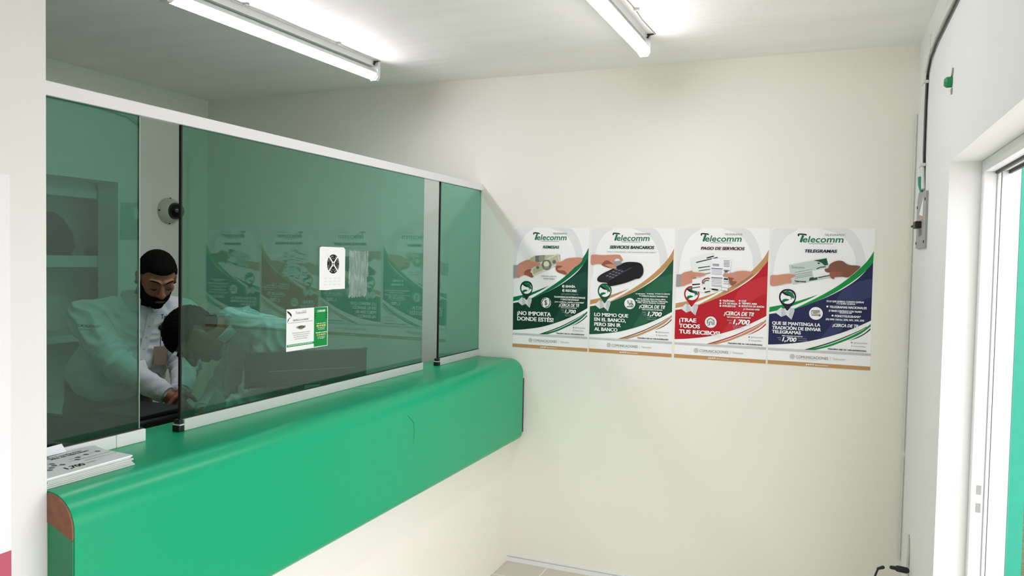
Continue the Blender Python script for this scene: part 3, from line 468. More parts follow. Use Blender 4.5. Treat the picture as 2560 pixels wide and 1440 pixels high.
('T','lettering','white','TRANSFERENCIAS INTERNACIONALES',0.5562,0.559,0.9645,0.572,'b'),
('T','lettering','white','Y GIROS NACIONALES',0.642,0.5789,0.8818,0.5911,'b'),
('T','lettering','white','¡con confianza, rapidez y seguridad!',0.5656,0.5995,0.9481,0.6102,'bi'),
('T','lettering','white','¡CERCA DE TI!',0.6226,0.6178,0.8889,0.6423,'bi'),
('T','lettering','white','VISITA CUALQUIERA DE NUESTRAS',0.6479,0.6484,0.8572,0.6553,'b'),
('T','lettering','lightgrey','MÁS',0.6561,0.6658,0.6921,0.675,'n'),
('T','lettering','lightgrey','DE',0.6714,0.6822,0.693,0.6914,'n'),
('T','lettering','white','1,700',0.7023,0.6659,0.8471,0.6949,'bi'),
('T','lettering','lightgrey','Sucursales',0.706,0.7024,0.7989,0.7085,'n'),
('T','lettering','lightgrey','TELECOMM',0.7066,0.7131,0.7971,0.7208,'n'),
('T','lettering','white','¡NO IMPORTA',0.0607,0.6963,0.5215,0.7279,'b'),
('T','lettering','white','DONDE ESTÉS!',0.0628,0.7422,0.5555,0.7739,'b'),
('L','round_icon','deep',[(0.4939,0.5876),(0.5077,0.6181),(0.4822,0.6475),(0.4458,0.6556)],0.009),
('L','round_icon','deep',[(0.4056,0.6421),(0.3943,0.6153),(0.4176,0.5851),(0.4542,0.5795)],0.009),
('T','round_icon','deep','$',0.4314,0.5956,0.4683,0.6343,'n')],
'p2':[
('E','round_icon','white',0.4912,0.5966,0.0662,None),
('T','lettering','deepblack','SERVICIOS BANCARIOS',0.2294,0.1413,0.7662,0.1641,'bi'),
('T','lettering','grey','¡Cero comisiones y las comisiones más bajas!*',0.1979,0.1846,0.8008,0.1945,'i'),
('C','picture','skin',[(0.0035,0.2196),(0.1446,0.2175),(0.3322,0.2123),(0.3734,0.2272),(0.3941,0.2542),(0.3805,0.2603),(0.3334,0.241),(0.2988,0.2503),(0.2904,0.273),(0.3013,0.3109),(0.2547,0.3174),(0.1957,0.3119),(0.1236,0.2896),(0.0639,0.29),(0.0038,0.2921)]),
('C','picture','skindark',[(0.1935,0.2585),(0.265,0.2808),(0.3013,0.3109),(0.2666,0.3203),(0.1957,0.3134),(0.1357,0.2941)]),
('C','picture','machine',[(0.0863,0.4051),(0.1386,0.3699),(0.2668,0.3264),(0.4042,0.276),(0.5183,0.2677),(0.6093,0.2782),(0.6423,0.3151),(0.6409,0.3598),(0.603,0.3938),(0.5525,0.402),(0.4339,0.434),(0.2723,0.4618),(0.225,0.4566),(0.2006,0.4379),(0.1052,0.4318)]),
('P','picture','card',[(0.2855,0.267),(0.3781,0.2573),(0.377,0.2875),(0.3013,0.3109)]),
('P','picture','machine2',[(0.0918,0.3935),(0.209,0.3514),(0.3944,0.3175),(0.4063,0.325),(0.2699,0.4024),(0.2242,0.4352),(0.1106,0.4163)]),
('P','picture','machine3',[(0.2325,0.4068),(0.4973,0.309),(0.5033,0.315),(0.241,0.4151)]),
('P','picture','key',[(0.1889,0.3807),(0.2147,0.3742),(0.2291,0.3817),(0.201,0.3882)]),
('P','picture','key',[(0.2246,0.3878),(0.2503,0.3814),(0.2647,0.3888),(0.2367,0.3953)]),
('P','picture','key',[(0.2601,0.3934),(0.2857,0.387),(0.3,0.3944),(0.2722,0.4009)]),
('P','picture','key',[(0.226,0.3634),(0.2516,0.357),(0.266,0.3644),(0.2381,0.3709)]),
('P','picture','key',[(0.2616,0.3706),(0.2871,0.3642),(0.3014,0.3716),(0.2736,0.378)]),
('P','picture','key',[(0.2969,0.3762),(0.3223,0.3698),(0.3366,0.3772),(0.3089,0.3836)]),
('P','picture','key',[(0.2629,0.3462),(0.2884,0.3398),(0.3028,0.3473),(0.275,0.3537)]),
('P','picture','key',[(0.2983,0.3534),(0.3237,0.347),(0.338,0.3544),(0.3103,0.3608)]),
('P','picture','key',[(0.3335,0.359),(0.3588,0.3527),(0.3731,0.3601),(0.3455,0.3665)]),
('P','picture','key',[(0.2997,0.3291),(0.3251,0.3228),(0.3393,0.3302),(0.3117,0.3366)]),
('P','picture','key',[(0.3349,0.3363),(0.3602,0.33),(0.3744,0.3374),(0.3469,0.3437)]),
('P','picture','key',[(0.37,0.342),(0.3952,0.3356),(0.4093,0.343),(0.3819,0.3494)]),
('C','picture','skin',[(0.1773,0.2952),(0.2653,0.2884),(0.3188,0.3107),(0.3019,0.326),(0.231,0.3115)]),
('E','sheet','white',0.5665,0.5165,0.0068,None),
('T','lettering','white','DEPOSITA',0.5813,0.5124,0.6735,0.5214,'b'),
('E','sheet','white',0.7014,0.5136,0.0067,None),
('T','lettering','white','RETIRA',0.716,0.5095,0.7781,0.5184,'b'),
('E','sheet','white',0.799,0.5114,0.0066,None),
('T','lettering','white','PAGA TU CRÉDITO',0.8134,0.5074,0.9639,0.5163,'b'),
('E','sheet','white',0.6112,0.5305,0.0068,None),
('T','lettering','white','CONSULTA SALDOS Y MOVIMIENTOS',0.6249,0.5272,0.9386,0.5377,'b'),
('T','lettering','white','Afirme, Banbajío, Banco Azteca, BBVA,',0.5806,0.5499,0.9179,0.5597,'b'),
('T','lettering','white','Banco del Bienestar, Banorte, Citibanamex,',0.5631,0.5646,0.9425,0.5751,'b'),
('T','lettering','white','HSBC, Inbursa, Santander, Scotiabank',0.5842,0.5791,0.9127,0.5889,'b'),
('T','lettering','white','¡CERCA DE TI!',0.6058,0.6011,0.9119,0.6266,'bi'),
('T','lettering','white','VISITA CUALQUIERA DE NUESTRAS',0.6385,0.6332,0.8825,0.6414,'b'),
('T','lettering','lightgrey','MÁS',0.6463,0.6569,0.6889,0.6659,'n'),
('T','lettering','lightgrey','DE',0.665,0.6743,0.6897,0.6833,'n'),
('T','lettering','white','1,700',0.7073,0.6536,0.8753,0.6864,'bi'),
('T','lettering','lightgrey','Sucursales',0.7063,0.694,0.8128,0.7014,'n'),
('T','lettering','lightgrey','TELECOMM',0.707,0.7089,0.8135,0.7179,'n'),
('T','lettering','white','LO MISMO QUE',0.06,0.6809,0.4787,0.7072,'b'),
('T','lettering','white','EN EL BANCO,',0.0615,0.7196,0.4504,0.746,'b'),
('T','lettering','white','PERO SIN IR',0.063,0.7584,0.3919,0.7848,'b'),
('T','lettering','white','AL BANCO',0.0645,0.7973,0.3516,0.8237,'b'),
('T','round_icon','forest','S',0.4609,0.5732,0.4838,0.5959,'n'),
('L','round_icon','forest',[(0.4555,0.6218),(0.5334,0.6196),(0.5326,0.6015),(0.5151,0.5914),(0.4935,0.595),(0.4873,0.6118)],0.008),
('E','round_icon','forest',0.5133,0.5779,0.0103,None),
('E','round_icon','white',0.5133,0.5779,0.0057,None),
('T','round_icon','forest','0',0.5032,0.5993,0.5237,0.6159,'n')],
'p3':[
('E','round_icon','white',0.4,0.7125,0.0641,None),
('T','lettering','maroon','PAGO DE SERVICIOS',0.2678,0.1427,0.7425,0.164,'bi'),
('P','picture','cuff',[(0.0037,0.3576),(0.0609,0.3569),(0.0611,0.4478),(0.0016,0.4518)]),
('C','picture','skin',[(0.0586,0.3569),(0.1398,0.3314),(0.1905,0.3263),(0.2192,0.3458),(0.2205,0.3917),(0.176,0.4153),(0.1199,0.433),(0.0609,0.4416)]),
('P','picture','bill',[(0.1553,0.2332),(0.4154,0.1862),(0.4384,0.2224),(0.4413,0.3281),(0.1915,0.3615)]),
('P','picture','deep',[(0.2169,0.2588),(0.4515,0.2177),(0.4561,0.2238),(0.2216,0.2664)]),
('P','picture','black',[(0.3344,0.223),(0.4115,0.2074),(0.414,0.2164),(0.3369,0.2321)]),
('P','picture','bill2',[(0.181,0.3922),(0.2761,0.3757),(0.3127,0.4894),(0.1867,0.4748)]),
('P','picture','machine',[(0.1831,0.4274),(0.2707,0.4215),(0.2709,0.4306),(0.1834,0.4381)]),
('P','picture','grey',[(0.1838,0.4534),(0.2712,0.4428),(0.2715,0.452),(0.1841,0.4626)]),
('P','picture','bill',[(0.2171,0.2664),(0.3785,0.2515),(0.397,0.3211),(0.3817,0.4881),(0.3239,0.4907),(0.2701,0.3605)]),
('P','picture','deep',[(0.2427,0.2998),(0.3739,0.2864),(0.3741,0.2925),(0.2451,0.3074)]),
('P','picture','grey',[(0.25,0.3226),(0.3767,0.3076),(0.3769,0.3152),(0.2525,0.3302)]),
('P','picture','money2',[(0.2699,0.3514),(0.3797,0.3349),(0.3799,0.344),(0.2735,0.3605)]),
('L','picture','red',[(0.2975,0.4211),(0.3013,0.3982),(0.3266,0.3841),(0.3543,0.3792),(0.3766,0.3835)],0.014),
('L','picture','green',[(0.311,0.4247),(0.3172,0.4071),(0.3381,0.3977),(0.3681,0.3972)],0.012),
('P','picture','bill',[(0.2889,0.4349),(0.3687,0.42),(0.3794,0.4882),(0.3196,0.4938)]),
('P','picture','black',[(0.3095,0.4529),(0.3295,0.4495),(0.3321,0.4647),(0.3122,0.4681)]),
('P','picture','black',[(0.3237,0.4831),(0.3835,0.4744),(0.3859,0.482),(0.3262,0.4922)]),
('P','picture','bill2',[(0.3922,0.2287),(0.6048,0.2334),(0.5725,0.4741),(0.3785,0.4533)]),
('P','picture','navy',[(0.3898,0.3014),(0.5131,0.3048),(0.5122,0.31),(0.3889,0.3067)]),
('P','picture','navy',[(0.3917,0.3711),(0.5151,0.3741),(0.5141,0.3794),(0.3908,0.3765)]),
('L','picture','grey',[(0.3924,0.315),(0.507,0.3184)],0.004),
('L','picture','grey',[(0.3927,0.3256),(0.5073,0.3289)],0.004),
('L','picture','grey',[(0.393,0.3363),(0.5075,0.3395)],0.004),
('L','picture','grey',[(0.3933,0.3469),(0.5078,0.35)],0.004),
('L','picture','grey',[(0.3943,0.3832),(0.5088,0.3862)],0.004),
('L','picture','grey',[(0.3946,0.3938),(0.5091,0.3968)],0.004),
('L','picture','grey',[(0.3949,0.4045),(0.5094,0.4073)],0.004),
('L','picture','grey',[(0.3952,0.4151),(0.5097,0.4179)],0.004),
('L','picture','grey',[(0.3955,0.4287),(0.5101,0.4315)],0.004),
('L','picture','grey',[(0.3958,0.4378),(0.5104,0.4405)],0.004),
('L','picture','grey',[(0.4022,0.271),(0.4728,0.2727)],0.005),
('L','picture','grey',[(0.4024,0.2771),(0.473,0.2787)],0.005),
('L','picture','grey',[(0.4026,0.2831),(0.4731,0.2848)],0.005),
('L','picture','grey',[(0.5224,0.2444),(0.5856,0.2462)],0.005),
('L','picture','grey',[(0.5227,0.255),(0.5859,0.2568)],0.005),
('L','picture','grey',[(0.523,0.2655),(0.5862,0.2673)],0.005),
('L','picture','grey',[(0.5233,0.276),(0.5865,0.2778)],0.005),
('L','picture','grey',[(0.5236,0.2866),(0.5868,0.2883)],0.005),
('L','picture','grey',[(0.5244,0.3152),(0.5876,0.3168)],0.005),
('L','picture','grey',[(0.5245,0.3197),(0.5877,0.3213)],0.005),
('L','picture','grey',[(0.5251,0.3423),(0.5884,0.3438)],0.005),
('L','picture','grey',[(0.5264,0.3875),(0.5896,0.3889)],0.005),
('L','picture','grey',[(0.5268,0.4026),(0.5901,0.4039)],0.005),
('L','picture','grey',[(0.5272,0.4176),(0.5905,0.4189)],0.005),
('T','picture','black','209',0.5335,0.3211,0.5683,0.3347,'b'),
('P','picture','black',[(0.5304,0.3754),(0.5741,0.3778),(0.5733,0.3868),(0.5296,0.3844)]),
('P','picture','black',[(0.403,0.4574),(0.4714,0.4608),(0.4706,0.4714),(0.4022,0.468)]),
('L','picture','grey',[(0.5083,0.4466),(0.574,0.45),(0.5713,0.4711),(0.5067,0.4677),(0.5083,0.4466)],0.003),
('C','picture','skin',[(0.174,0.3402),(0.2415,0.338),(0.3199,0.3432),(0.3269,0.3552),(0.2871,0.3664),(0.2311,0.3686),(0.192,0.3806)]),
('C','picture','skin',[(0.521,0.3499),(0.5513,0.342),(0.6163,0.3352),(0.67,0.3227),(0.7451,0.3189),(0.8307,0.3284),(0.7891,0.3616),(0.7153,0.3998),(0.6407,0.4309),(0.5971,0.4211),(0.5909,0.3941),(0.6066,0.3751),(0.5739,0.3688),(0.5247,0.3649)]),
('C','picture','skindark',[(0.5739,0.3688),(0.6392,0.3769),(0.618,0.3937),(0.6722,0.4005),(0.6298,0.4296),(0.5971,0.4211),(0.5909,0.3941)]),
('E','sheet','white',0.5002,0.5464,0.0098,None),
('T','lettering','white','TELÉFONO',0.5221,0.5399,0.6525,0.5527,'b'),
('E','sheet','white',0.5007,0.566,0.0099,None),
('T','lettering','white','T.V. DE PAGA',0.5226,0.5595,0.6833,0.5723,'b'),
('E','sheet','white',0.5013,0.5856,0.0098,None),
('T','lettering','white','IMPUESTOS',0.5232,0.5791,0.6644,0.5919,'b'),
('E','sheet','white',0.7064,0.542,0.0097,None),
('T','lettering','white','LUZ',0.7279,0.5356,0.7793,0.5483,'b'),
('E','sheet','white',0.707,0.5615,0.0096,None),
('T','lettering','white','TIEMPO AIRE',0.7284,0.555,0.8903,0.5677,'b'),
('E','sheet','white',0.7075,0.5809,0.0097,None),
('T','lettering','white','BOLETOS DE AVIÓN',0.729,0.5744,0.9666,0.5871,'b'),
('T','lettering','white','¡Y MUCHO MÁS!',0.7468,0.5972,0.921,0.6084,'bi'),
('T','lettering','white','¡CERCA DE TI!',0.5422,0.6254,0.8627,0.6526,'bi'),
('T','lettering','white','VISITA CUALQUIERA DE NUESTRAS',0.5735,0.6623,0.8296,0.6714,'b'),
('T','lettering','lightgrey','MÁS',0.5786,0.6863,0.6264,0.6968,'n'),
('T','lettering','lightgrey','DE',0.5987,0.7053,0.6269,0.7159,'n'),
('T','lettering','white','1,700',0.6418,0.6831,0.8221,0.7176,'bi'),
('T','lettering','lightgrey','Sucursales',0.6427,0.7266,0.7525,0.7356,'n'),
('T','lettering','lightgrey','TELECOMM',0.6431,0.7431,0.7551,0.7521,'n'),
('T','lettering','white','¡TRAE',0.0496,0.6902,0.2423,0.7195,'b'),
('T','lettering','white','TODOS',0.0508,0.735,0.2839,0.7643,'b'),
('T','lettering','white','TUS RECIBOS!',0.052,0.7798,0.5045,0.8091,'b'),
('L','round_icon','grey',[(0.3659,0.7242),(0.3652,0.6983),(0.3981,0.6822),(0.4361,0.6978),(0.437,0.7282),(0.4171,0.7288),(0.4166,0.7106),(0.3878,0.7114),(0.3884,0.7327),(0.3708,0.7377)],0.01)],
'p4':[
('E','round_icon','white',0.4655,0.6129,0.0669,None),
('T','lettering','navydark','TELEGRAMAS',0.3353,0.1536,0.6499,0.1742,'bi'),
('C','picture','skin',[(0.0023,0.3516),(0.074,0.3435),(0.1368,0.3356),(0.1994,0.3321),(0.2453,0.3392),(0.2436,0.3541),(0.2105,0.3588),(0.2136,0.3975),(0.1595,0.404),(0.0969,0.4166),(0.004,0.4207)]),
('P','picture','ticket',[(0.1831,0.2683),(0.5497,0.2144),(0.5979,0.3497),(0.2222,0.4078)]),
('P','picture','forest',[(0.425,0.2321),(0.5497,0.2144),(0.5671,0.2595),(0.5352,0.2684),(0.5044,0.248),(0.4637,0.2379)]),
('P','picture','forest',[(0.3939,0.3573),(0.4668,0.3449),(0.4695,0.3684),(0.3864,0.3809)]),
('P','picture','black',[(0.4639,0.2467),(0.4893,0.2481),(0.4845,0.2569),(0.4641,0.254)]),
('L','picture','forest',[(0.4571,0.2921),(0.4952,0.2795),(0.5455,0.2756)],0.01),
('P','picture','bill',[(0.4149,0.3071),(0.5857,0.2798),(0.5971,0.3264),(0.4326,0.3569)]),
('T','picture','grey','Telecomm',0.2106,0.2741,0.3406,0.292,'i'),
('T','picture','black','Telegrama',0.2423,0.3778,0.3578,0.3912,'b'),
('L','picture','grey',[(0.2458,0.3214),(0.4146,0.2953)],0.003),
('L','picture','grey',[(0.2463,0.3392),(0.4151,0.3129)],0.003),
('L','picture','grey',[(0.2467,0.3526),(0.4155,0.3262)],0.003),
('L','picture','grey',[(0.247,0.3644),(0.4158,0.3379)],0.003),
('P','picture','black',[(0.4751,0.3522),(0.5874,0.3337),(0.5885,0.3388),(0.4763,0.358)]),
('C','picture','skin',[(0.1891,0.3382),(0.2431,0.3363),(0.2476,0.3496),(0.2105,0.3603)]),
('C','picture','skintan',[(0.5359,0.2917),(0.5708,0.2828),(0.585,0.2572),(0.6441,0.2331),(0.7036,0.233),(0.7635,0.2588),(0.8713,0.267),(0.8335,0.3031),(0.7663,0.3454),(0.7071,0.3437),(0.6377,0.3479),(0.6282,0.3611),(0.6,0.3555),(0.5874,0.3337),(0.5989,0.3191),(0.5668,0.3164),(0.5425,0.3092)]),
('C','picture','skindark',[(0.5869,0.3192),(0.6463,0.3042),(0.7063,0.3184),(0.6872,0.3402),(0.6377,0.3479),(0.6282,0.3611),(0.6,0.3555),(0.5874,0.3337)]),
('T','lettering','white','DI LO QUE QUIERAS, CUANDO QUIERAS',0.5649,0.5153,0.9185,0.5271,'b'),
('T','lettering','white','Y A QUIEN QUIERAS',0.6595,0.5313,0.8372,0.5408,'b'),
('E','sheet','white',0.5741,0.5592,0.0101,None),
('T','lettering','white','TELEGRAMAS NACIONALES',0.5943,0.5537,0.947,0.569,'b'),
('T','lettering','white','SI TIENES CONTRATO CON TELMEX',0.5891,0.5831,0.9033,0.5955,'b'),
('T','lettering','white','SOLICITA UN',0.6934,0.5963,0.808,0.6058,'b'),
('E','sheet','white',0.6273,0.6233,0.01,None),
('T','lettering','white','FONOTELEGRAMA*',0.6483,0.6177,0.8948,0.6324,'b'),
('T','lettering','white','(55) 5090 1100 Ext. 2590, 2591, 2592, 2593',0.5628,0.6446,0.9267,0.6564,'b'),
('T','lettering','white','¡CERCA DE TI!',0.6304,0.6812,0.8736,0.7017,'bi'),
('T','lettering','white','QUE SE MANTENGA LA',0.0341,0.684,0.5133,0.7066,'b'),
('T','lettering','white','TRADICIÓN DE ENVIAR',0.0349,0.7172,0.5203,0.7399,'b'),
('T','lettering','white','TELEGRAMAS',0.0357,0.7475,0.3248,0.7701,'b'),
('T','lettering','white','VISITA CUALQUIERA DE NUESTRAS',0.1359,0.7823,0.3442,0.7899,'b'),
('T','lettering','lightgrey','MÁS',0.0919,0.798,0.1299,0.8063,'n'),
('T','lettering','lightgrey','DE',0.1071,0.8134,0.1303,0.8209,'n'),
('T','lettering','white','1,700',0.1407,0.7958,0.2849,0.8259,'bi'),
('T','lettering','lightgrey','Sucursales',0.2972,0.7956,0.3859,0.803,'n'),
('T','lettering','lightgrey','TELECOMM',0.2976,0.8112,0.3904,0.8187,'n'),
('L','round_icon','brown',[(0.5025,0.5929),(0.4232,0.5945),(0.4241,0.6256),(0.5105,0.6237),(0.497,0.6151)],0.008),
('L','round_icon','brown',[(0.5105,0.6237),(0.4976,0.6328)],0.008),
('L','round_icon','grey',[(0.4377,0.6046),(0.5028,0.6032)],0.007),
('L','round_icon','grey',[(0.438,0.6134),(0.4807,0.6125)],0.007)],
'card':[
('P','sheet','bright',[(0.6479,0.0019),(0.9824,0.0119),(0.9864,0.9853),(0.6482,0.98)]),
('P','sheet','bright',[(0.0107,0.8402),(0.6479,0.8406),(0.6489,0.8956),(0.0117,0.8968)]),
('T','lettering','white','TELECOMUNICACIONES DE MÉXICO',0.0305,0.8548,0.618,0.875,'b'),
('P','pin_emblem','black',[(0.0121,0.0291),(0.0652,0.0651),(0.1112,0.1211),(0.1163,0.1887),(0.0963,0.1668),(0.0563,0.1131),(0.0168,0.0738)]),
('P','pin_emblem','black',[(0.0209,0.3125),(0.0294,0.2425),(0.0676,0.2031),(0.1067,0.1981),(0.0583,0.2267),(0.0359,0.2835)]),
('T','logo','grey','Telecomm',0.2017,0.0663,0.4574,0.1237,'i'),
('T','logo','grey','TELÉGRAFOS',0.358,0.0481,0.4524,0.0688,'i'),
('T','lettering','deepblack','ASISTENCIA A LA CONDUSEF',0.1453,0.25,0.5104,0.2908,'n'),
('L','sheet','grey',[(0.0503,0.3293),(0.6155,0.3225)],0.004),
('E','logo','money2',0.3345,0.4557,0.0735,0.05),
('T','logo','black','CONDUSEF',0.2238,0.4246,0.4389,0.4697,'b'),
('T','lettering','grey','El Usuario podrá presentar consultas y',0.127,0.5619,0.5494,0.5864,'n'),
('T','lettering','grey','reclamaciones ante la Comisión Nacional',0.1475,0.611,0.5293,0.6355,'n'),
('T','lettering','grey','para la Protección y Defensa de los',0.1681,0.6601,0.5093,0.6847,'n'),
('T','lettering','grey','Usuarios de Servicios Financieros',0.1888,0.7095,0.4894,0.734,'n'),
('T','lettering','white','CONDUSEF',0.7178,0.0721,0.9267,0.1231,'b'),
('P','sheet','deep',[(0.6588,0.1359),(0.7018,0.1602),(0.6935,0.1723),(0.6591,0.1528)]),
('P','sheet','deep',[(0.6555,0.1906),(0.6985,0.2151),(0.6903,0.2314),(0.6558,0.2076)]),
('P','sheet','deep',[(0.6608,0.2503),(0.691,0.2738),(0.6825,0.2732),(0.6611,0.2672)]),
('P','sheet','deep',[(0.9804,0.1502),(0.9365,0.1687),(0.9456,0.1823),(0.9807,0.1676)]),
('P','sheet','deep',[(0.9792,0.2064),(0.9331,0.2245),(0.9421,0.2381),(0.9795,0.2237)]),
('P','sheet','deep',[(0.9781,0.2668),(0.9386,0.2853),(0.9476,0.2946),(0.9784,0.2841)]),
('T','lettering','white','Lada sin costo',0.7062,0.3939,0.9367,0.4194,'b'),
('T','lettering','yellow','800 999 80 80',0.7029,0.4445,0.9333,0.4869,'b'),
('T','lettering','white','asesoria@condusef',0.7252,0.506,0.9209,0.523,'b'),
('T','lettering','white','gob.mx/condusef',0.7345,0.5452,0.904,0.5643,'b'),
('T','lettering','white','Atención a usuarios',0.6804,0.6202,0.963,0.6499,'b'),
('T','lettering','yellow','55 53 40 09 99',0.7112,0.6743,0.933,0.7126,'b'),
('T','lettering','white','consultas',0.7207,0.7348,0.9251,0.7518,'b'),
('T','lettering','white','y quejas',0.7342,0.7703,0.9081,0.7895,'b')],
}
# ------------------------------------------------------------------ the room
YB, XL, XR, ZC = 3.713, -3.621, 0.339, 2.561        # back wall, far-left wall, right wall, ceiling
XP, YP, YF = -1.528, 1.115, -1.3                     # partition face, its end, wall behind
struct(MB().box((XL - 1.0, YF - .2, -.1), (XR + .22, YB + .2, 0), M_floor).build('floor'))
struct(MB().box((XL - 1.0, YF - .2, ZC), (XR + .22, YB + .2, ZC + .12), M_ceil).build('ceiling'))
struct(MB().box((XL - 1.0, YB, 0), (XR + .22, YB + .2, ZC), M_wall).build('wall_back'))
struct(MB().box((XL - 1.0, YF - .2, 0), (XR + .22, YF, ZC), M_wall).build('wall_front'))
# right wall with the doorway: reveal at Y 2.70, head at 1.93
DY0, DY1, DZ = 0.0, 2.70, 1.93
w = MB()
for a, b in (((XR, YF, 0), (XR + .17, DY0, ZC)), ((XR, DY1, 0), (XR + .17, YB, ZC)), ((XR, DY0, DZ), (XR + .17, DY1, ZC))): w.box(a, b, M_wall_r)
struct(w.build('wall_right'))
# far-left wall behind the staff, with a deep niche
NY0, NY1, NZ0, NZ1 = 2.05, 3.059, 0.78, 1.985
w = MB()
NYB = 3.40
for a, b in (((XL - .6, YF, 0), (XL, NY0, ZC)), ((XL - .155, NY1, 0), (XL, YB, ZC)), ((XL - .6, NYB, 0), (XL - .155, YB, ZC)), ((XL - .6, NY0, NZ1), (XL, NY1, ZC)), ((XL - .6, NY1, NZ1), (XL - .155, NYB, ZC)),
             ((XL - .6, NY0, 0), (XL, NY1, NZ0)), ((XL - .6, NY1, 0), (XL - .155, NYB, NZ0)), ((XL - .6, NY0, NZ0), (XL - .45, NYB, NZ1))): w.box(a, b, M_wall)
struct(w.build('wall_left'))
# partition end on the left of the view and the low wall under the counter
struct(MB().box((XP - .19, YF, 0), (XP, YP, ZC), M_wall_r, 0.0015).build('wall_partition'))
struct(MB().box((XP - .12, YP, 0), (XP, YB, 1.04), M_wall).build('wall_counter'))
b = MB().box((XP, YB - .012, 0), (XR, YB, .022), M_white_pvc).box((XP, YB - .007, .026), (XR, YB, .031), M_white_pvc)
struct(b.build('baseboard_back'))

# shelving built into the niche
t = thing('niche_shelf', (XL - .3, 2.55, NZ0), 'pale painted shelving set deep in the wall recess behind the counter', 'shelf')
g = MB()
xf, xk = XL - .155, XL - .449
g.box((xf - .02, NY0, 1.895), (xf, NY1 - .004, 1.945), M_niche, .004); g.box((xf - .02, NY0, 1.945), (xf - .016, NY1 - .004, NZ1), M_niche)
g.build('header_board', t)
for z0, z1 in ((1.516, 1.578), (1.11, 1.15)):
    g = MB().box((xk, NY0, z0), (xf - .02, NYB - .005, z1), M_niche); g.box((xf - .02, NY0, z0), (xf, NY1 - .004, z1), M_niche); g.build('shelf_board', t)
# black bag and small remote on the shelf
o = MB(); prof = [(.0, .14, .05), (.05, .165, .08), (.13, .14, .075), (.2, .09, .06), (.235, .04, .03)]
o.loft([((-3.92, 2.86, 1.579 + h), (0, a, 0), (b_, 0, 0)) for h, a, b_ in prof], M_dark, 28)
tag(o.build('bag', origin=(-3.92, 2.86, 1.579), smooth=True), 'slumped black bag on the upper recess shelf', 'bag')
o = MB().capsule((-3.90, 3.09, 1.595), .015, (-3.90, 3.20, 1.600), .020, M_blackpl)
tag(o.build('torch', origin=(-3.90, 3.14, 1.58), smooth=True), 'small black object lying at the right end of the recess shelf', 'tool')

# dome camera on the far-left wall
t = thing('dome_camera', (XL, 3.40, 1.852), 'beige security dome camera with a dark bubble on the staff room wall', 'camera')
ax = Vector((1, -0.06, -0.04)).normalized(); c0 = Vector((XL, 3.40, 1.852))
MB().lathe(c0, ax, [(.074, 0), (.076, .006), (.074, .022), (.066, .045), (.056, .062), (.05, .066), (.0, .066)], M_cam_w, 36).build('housing', t, smooth=True)
m = MB(); ct = c0 + ax * .064
m.lathe(ct, ax, [(.051 * math.cos(k * math.pi / 20), .051 * math.sin(k * math.pi / 20)) for k in range(11)], M_dome, 30); m.build('bubble', t, smooth=True)
for k in range(4):
    q = Quaternion(ax, math.pi / 4 + k * math.pi / 2) @ ax.orthogonal().normalized()
    MB().ball(c0 + q * .073 + ax * .02, .006, M_black, n=8, lat=6).build('screw', t)

# ------------------------------------------------------------------ strip lights
def strip_light(x0, y0, x1, y1, label, tilt, arc, mt):
    t = thing('tube_light', ((x0 + x1) / 2, (y0 + y1) / 2, ZC), label, 'ceiling light', 'tube lights on the ceiling')
    A = Vector((x0, y0, 2.500)); B = Vector((x1, y1, 2.500)); d = (B - A).normalized(); s = d.cross(Vector((0, 0, 1))).normalized(); up = Vector((0, 0, 1)); R = .027
    n = s * math.cos(tilt) - up * math.sin(tilt); q = d.cross(n).normalized()
    def half(a0, a1, mt, name, r=R):
        m = MB(); K = 16; vs = []
        for P in (A, B):
            for k in range(K + 1):
                an = a0 + (a1 - a0) * k / K; vs.append(P + n * r * math.cos(an) + q * r * math.sin(an))
        m.add(vs, [(k, k + 1, K + 2 + k, K + 1 + k) for k in range(K)], mt); return m.build(name, t, smooth=True)
    half(-arc, arc, mt, 'lit_tube'); half(arc, 2 * math.pi - arc, M_grey_al, 'tube_back')
    for P, e in ((A, -1), (B, 1)):
        m = MB(); m.tube([P, P + d * e * .012], .0266, M_white_pvc, 16); m.build('tube_cap', t)
        E = P + d * e * .021
        m = MB(); vs = [E + s * a * .02 + up * b_ + d * c_ * .010 for c_ in (-1, 1) for a, b_ in ((-1.35, .0605), (1.35, .0605), (1.35, -.014), (.8, -.030), (-.8, -.030), (-1.35, -.014))]
        m.add(vs, [(0, 1, 2, 3, 4, 5), (11, 10, 9, 8, 7, 6)] + [(k, (k + 1) % 6, 6 + (k + 1) % 6, 6 + k) for k in range(6)], M_white_pvc); m.build('lamp_holder', t)
    m = MB(); vs = [P + s * a + up * b_ for P in (A, B) for a, b_ in ((-.013, .036), (.013, .036), (.018, .0605), (-.018, .0605))]
    m.add(vs, [(0, 1, 2, 3), (7, 6, 5, 4), (0, 4, 5, 1), (1, 5, 6, 2), (2, 6, 7, 3), (3, 7, 4, 0)], M_white_pvc); m.build('batten', t)
    # thin supply wire clipped along the batten
    m = MB(); pts = [A.lerp(B, k / 12) + s * (.046 + .003 * math.sin(k * 1.7)) + up * .058 for k in range(13)] + [B + s * .02 + up * .052]
    m.tube(pts, .0016, M_steel, 6); m.build('wire', t)
    for k in (.25, .72):
        P = A.lerp(B, k); MB().box(P + s * .045 + up * .052 - d * .006, P + s * .065 + up * .0605 + d * .006, M_steel).build('wire_clip', t)
    m = MB(); P = B - d * .012; m.tube([P + s * .03 + up * .0565, P + s * .018 + up * .04], .0045, M_black, 6); m.tube([P + s * .018 + up * .055, P + s * .045 + up * .055], .003, M_black, 6); m.build('tie', t)
strip_light(-2.149, 2.03, -2.096, 3.22, 'lit tube light over the staff side of the glass screen', math.radians(56), math.radians(60), M_tube)
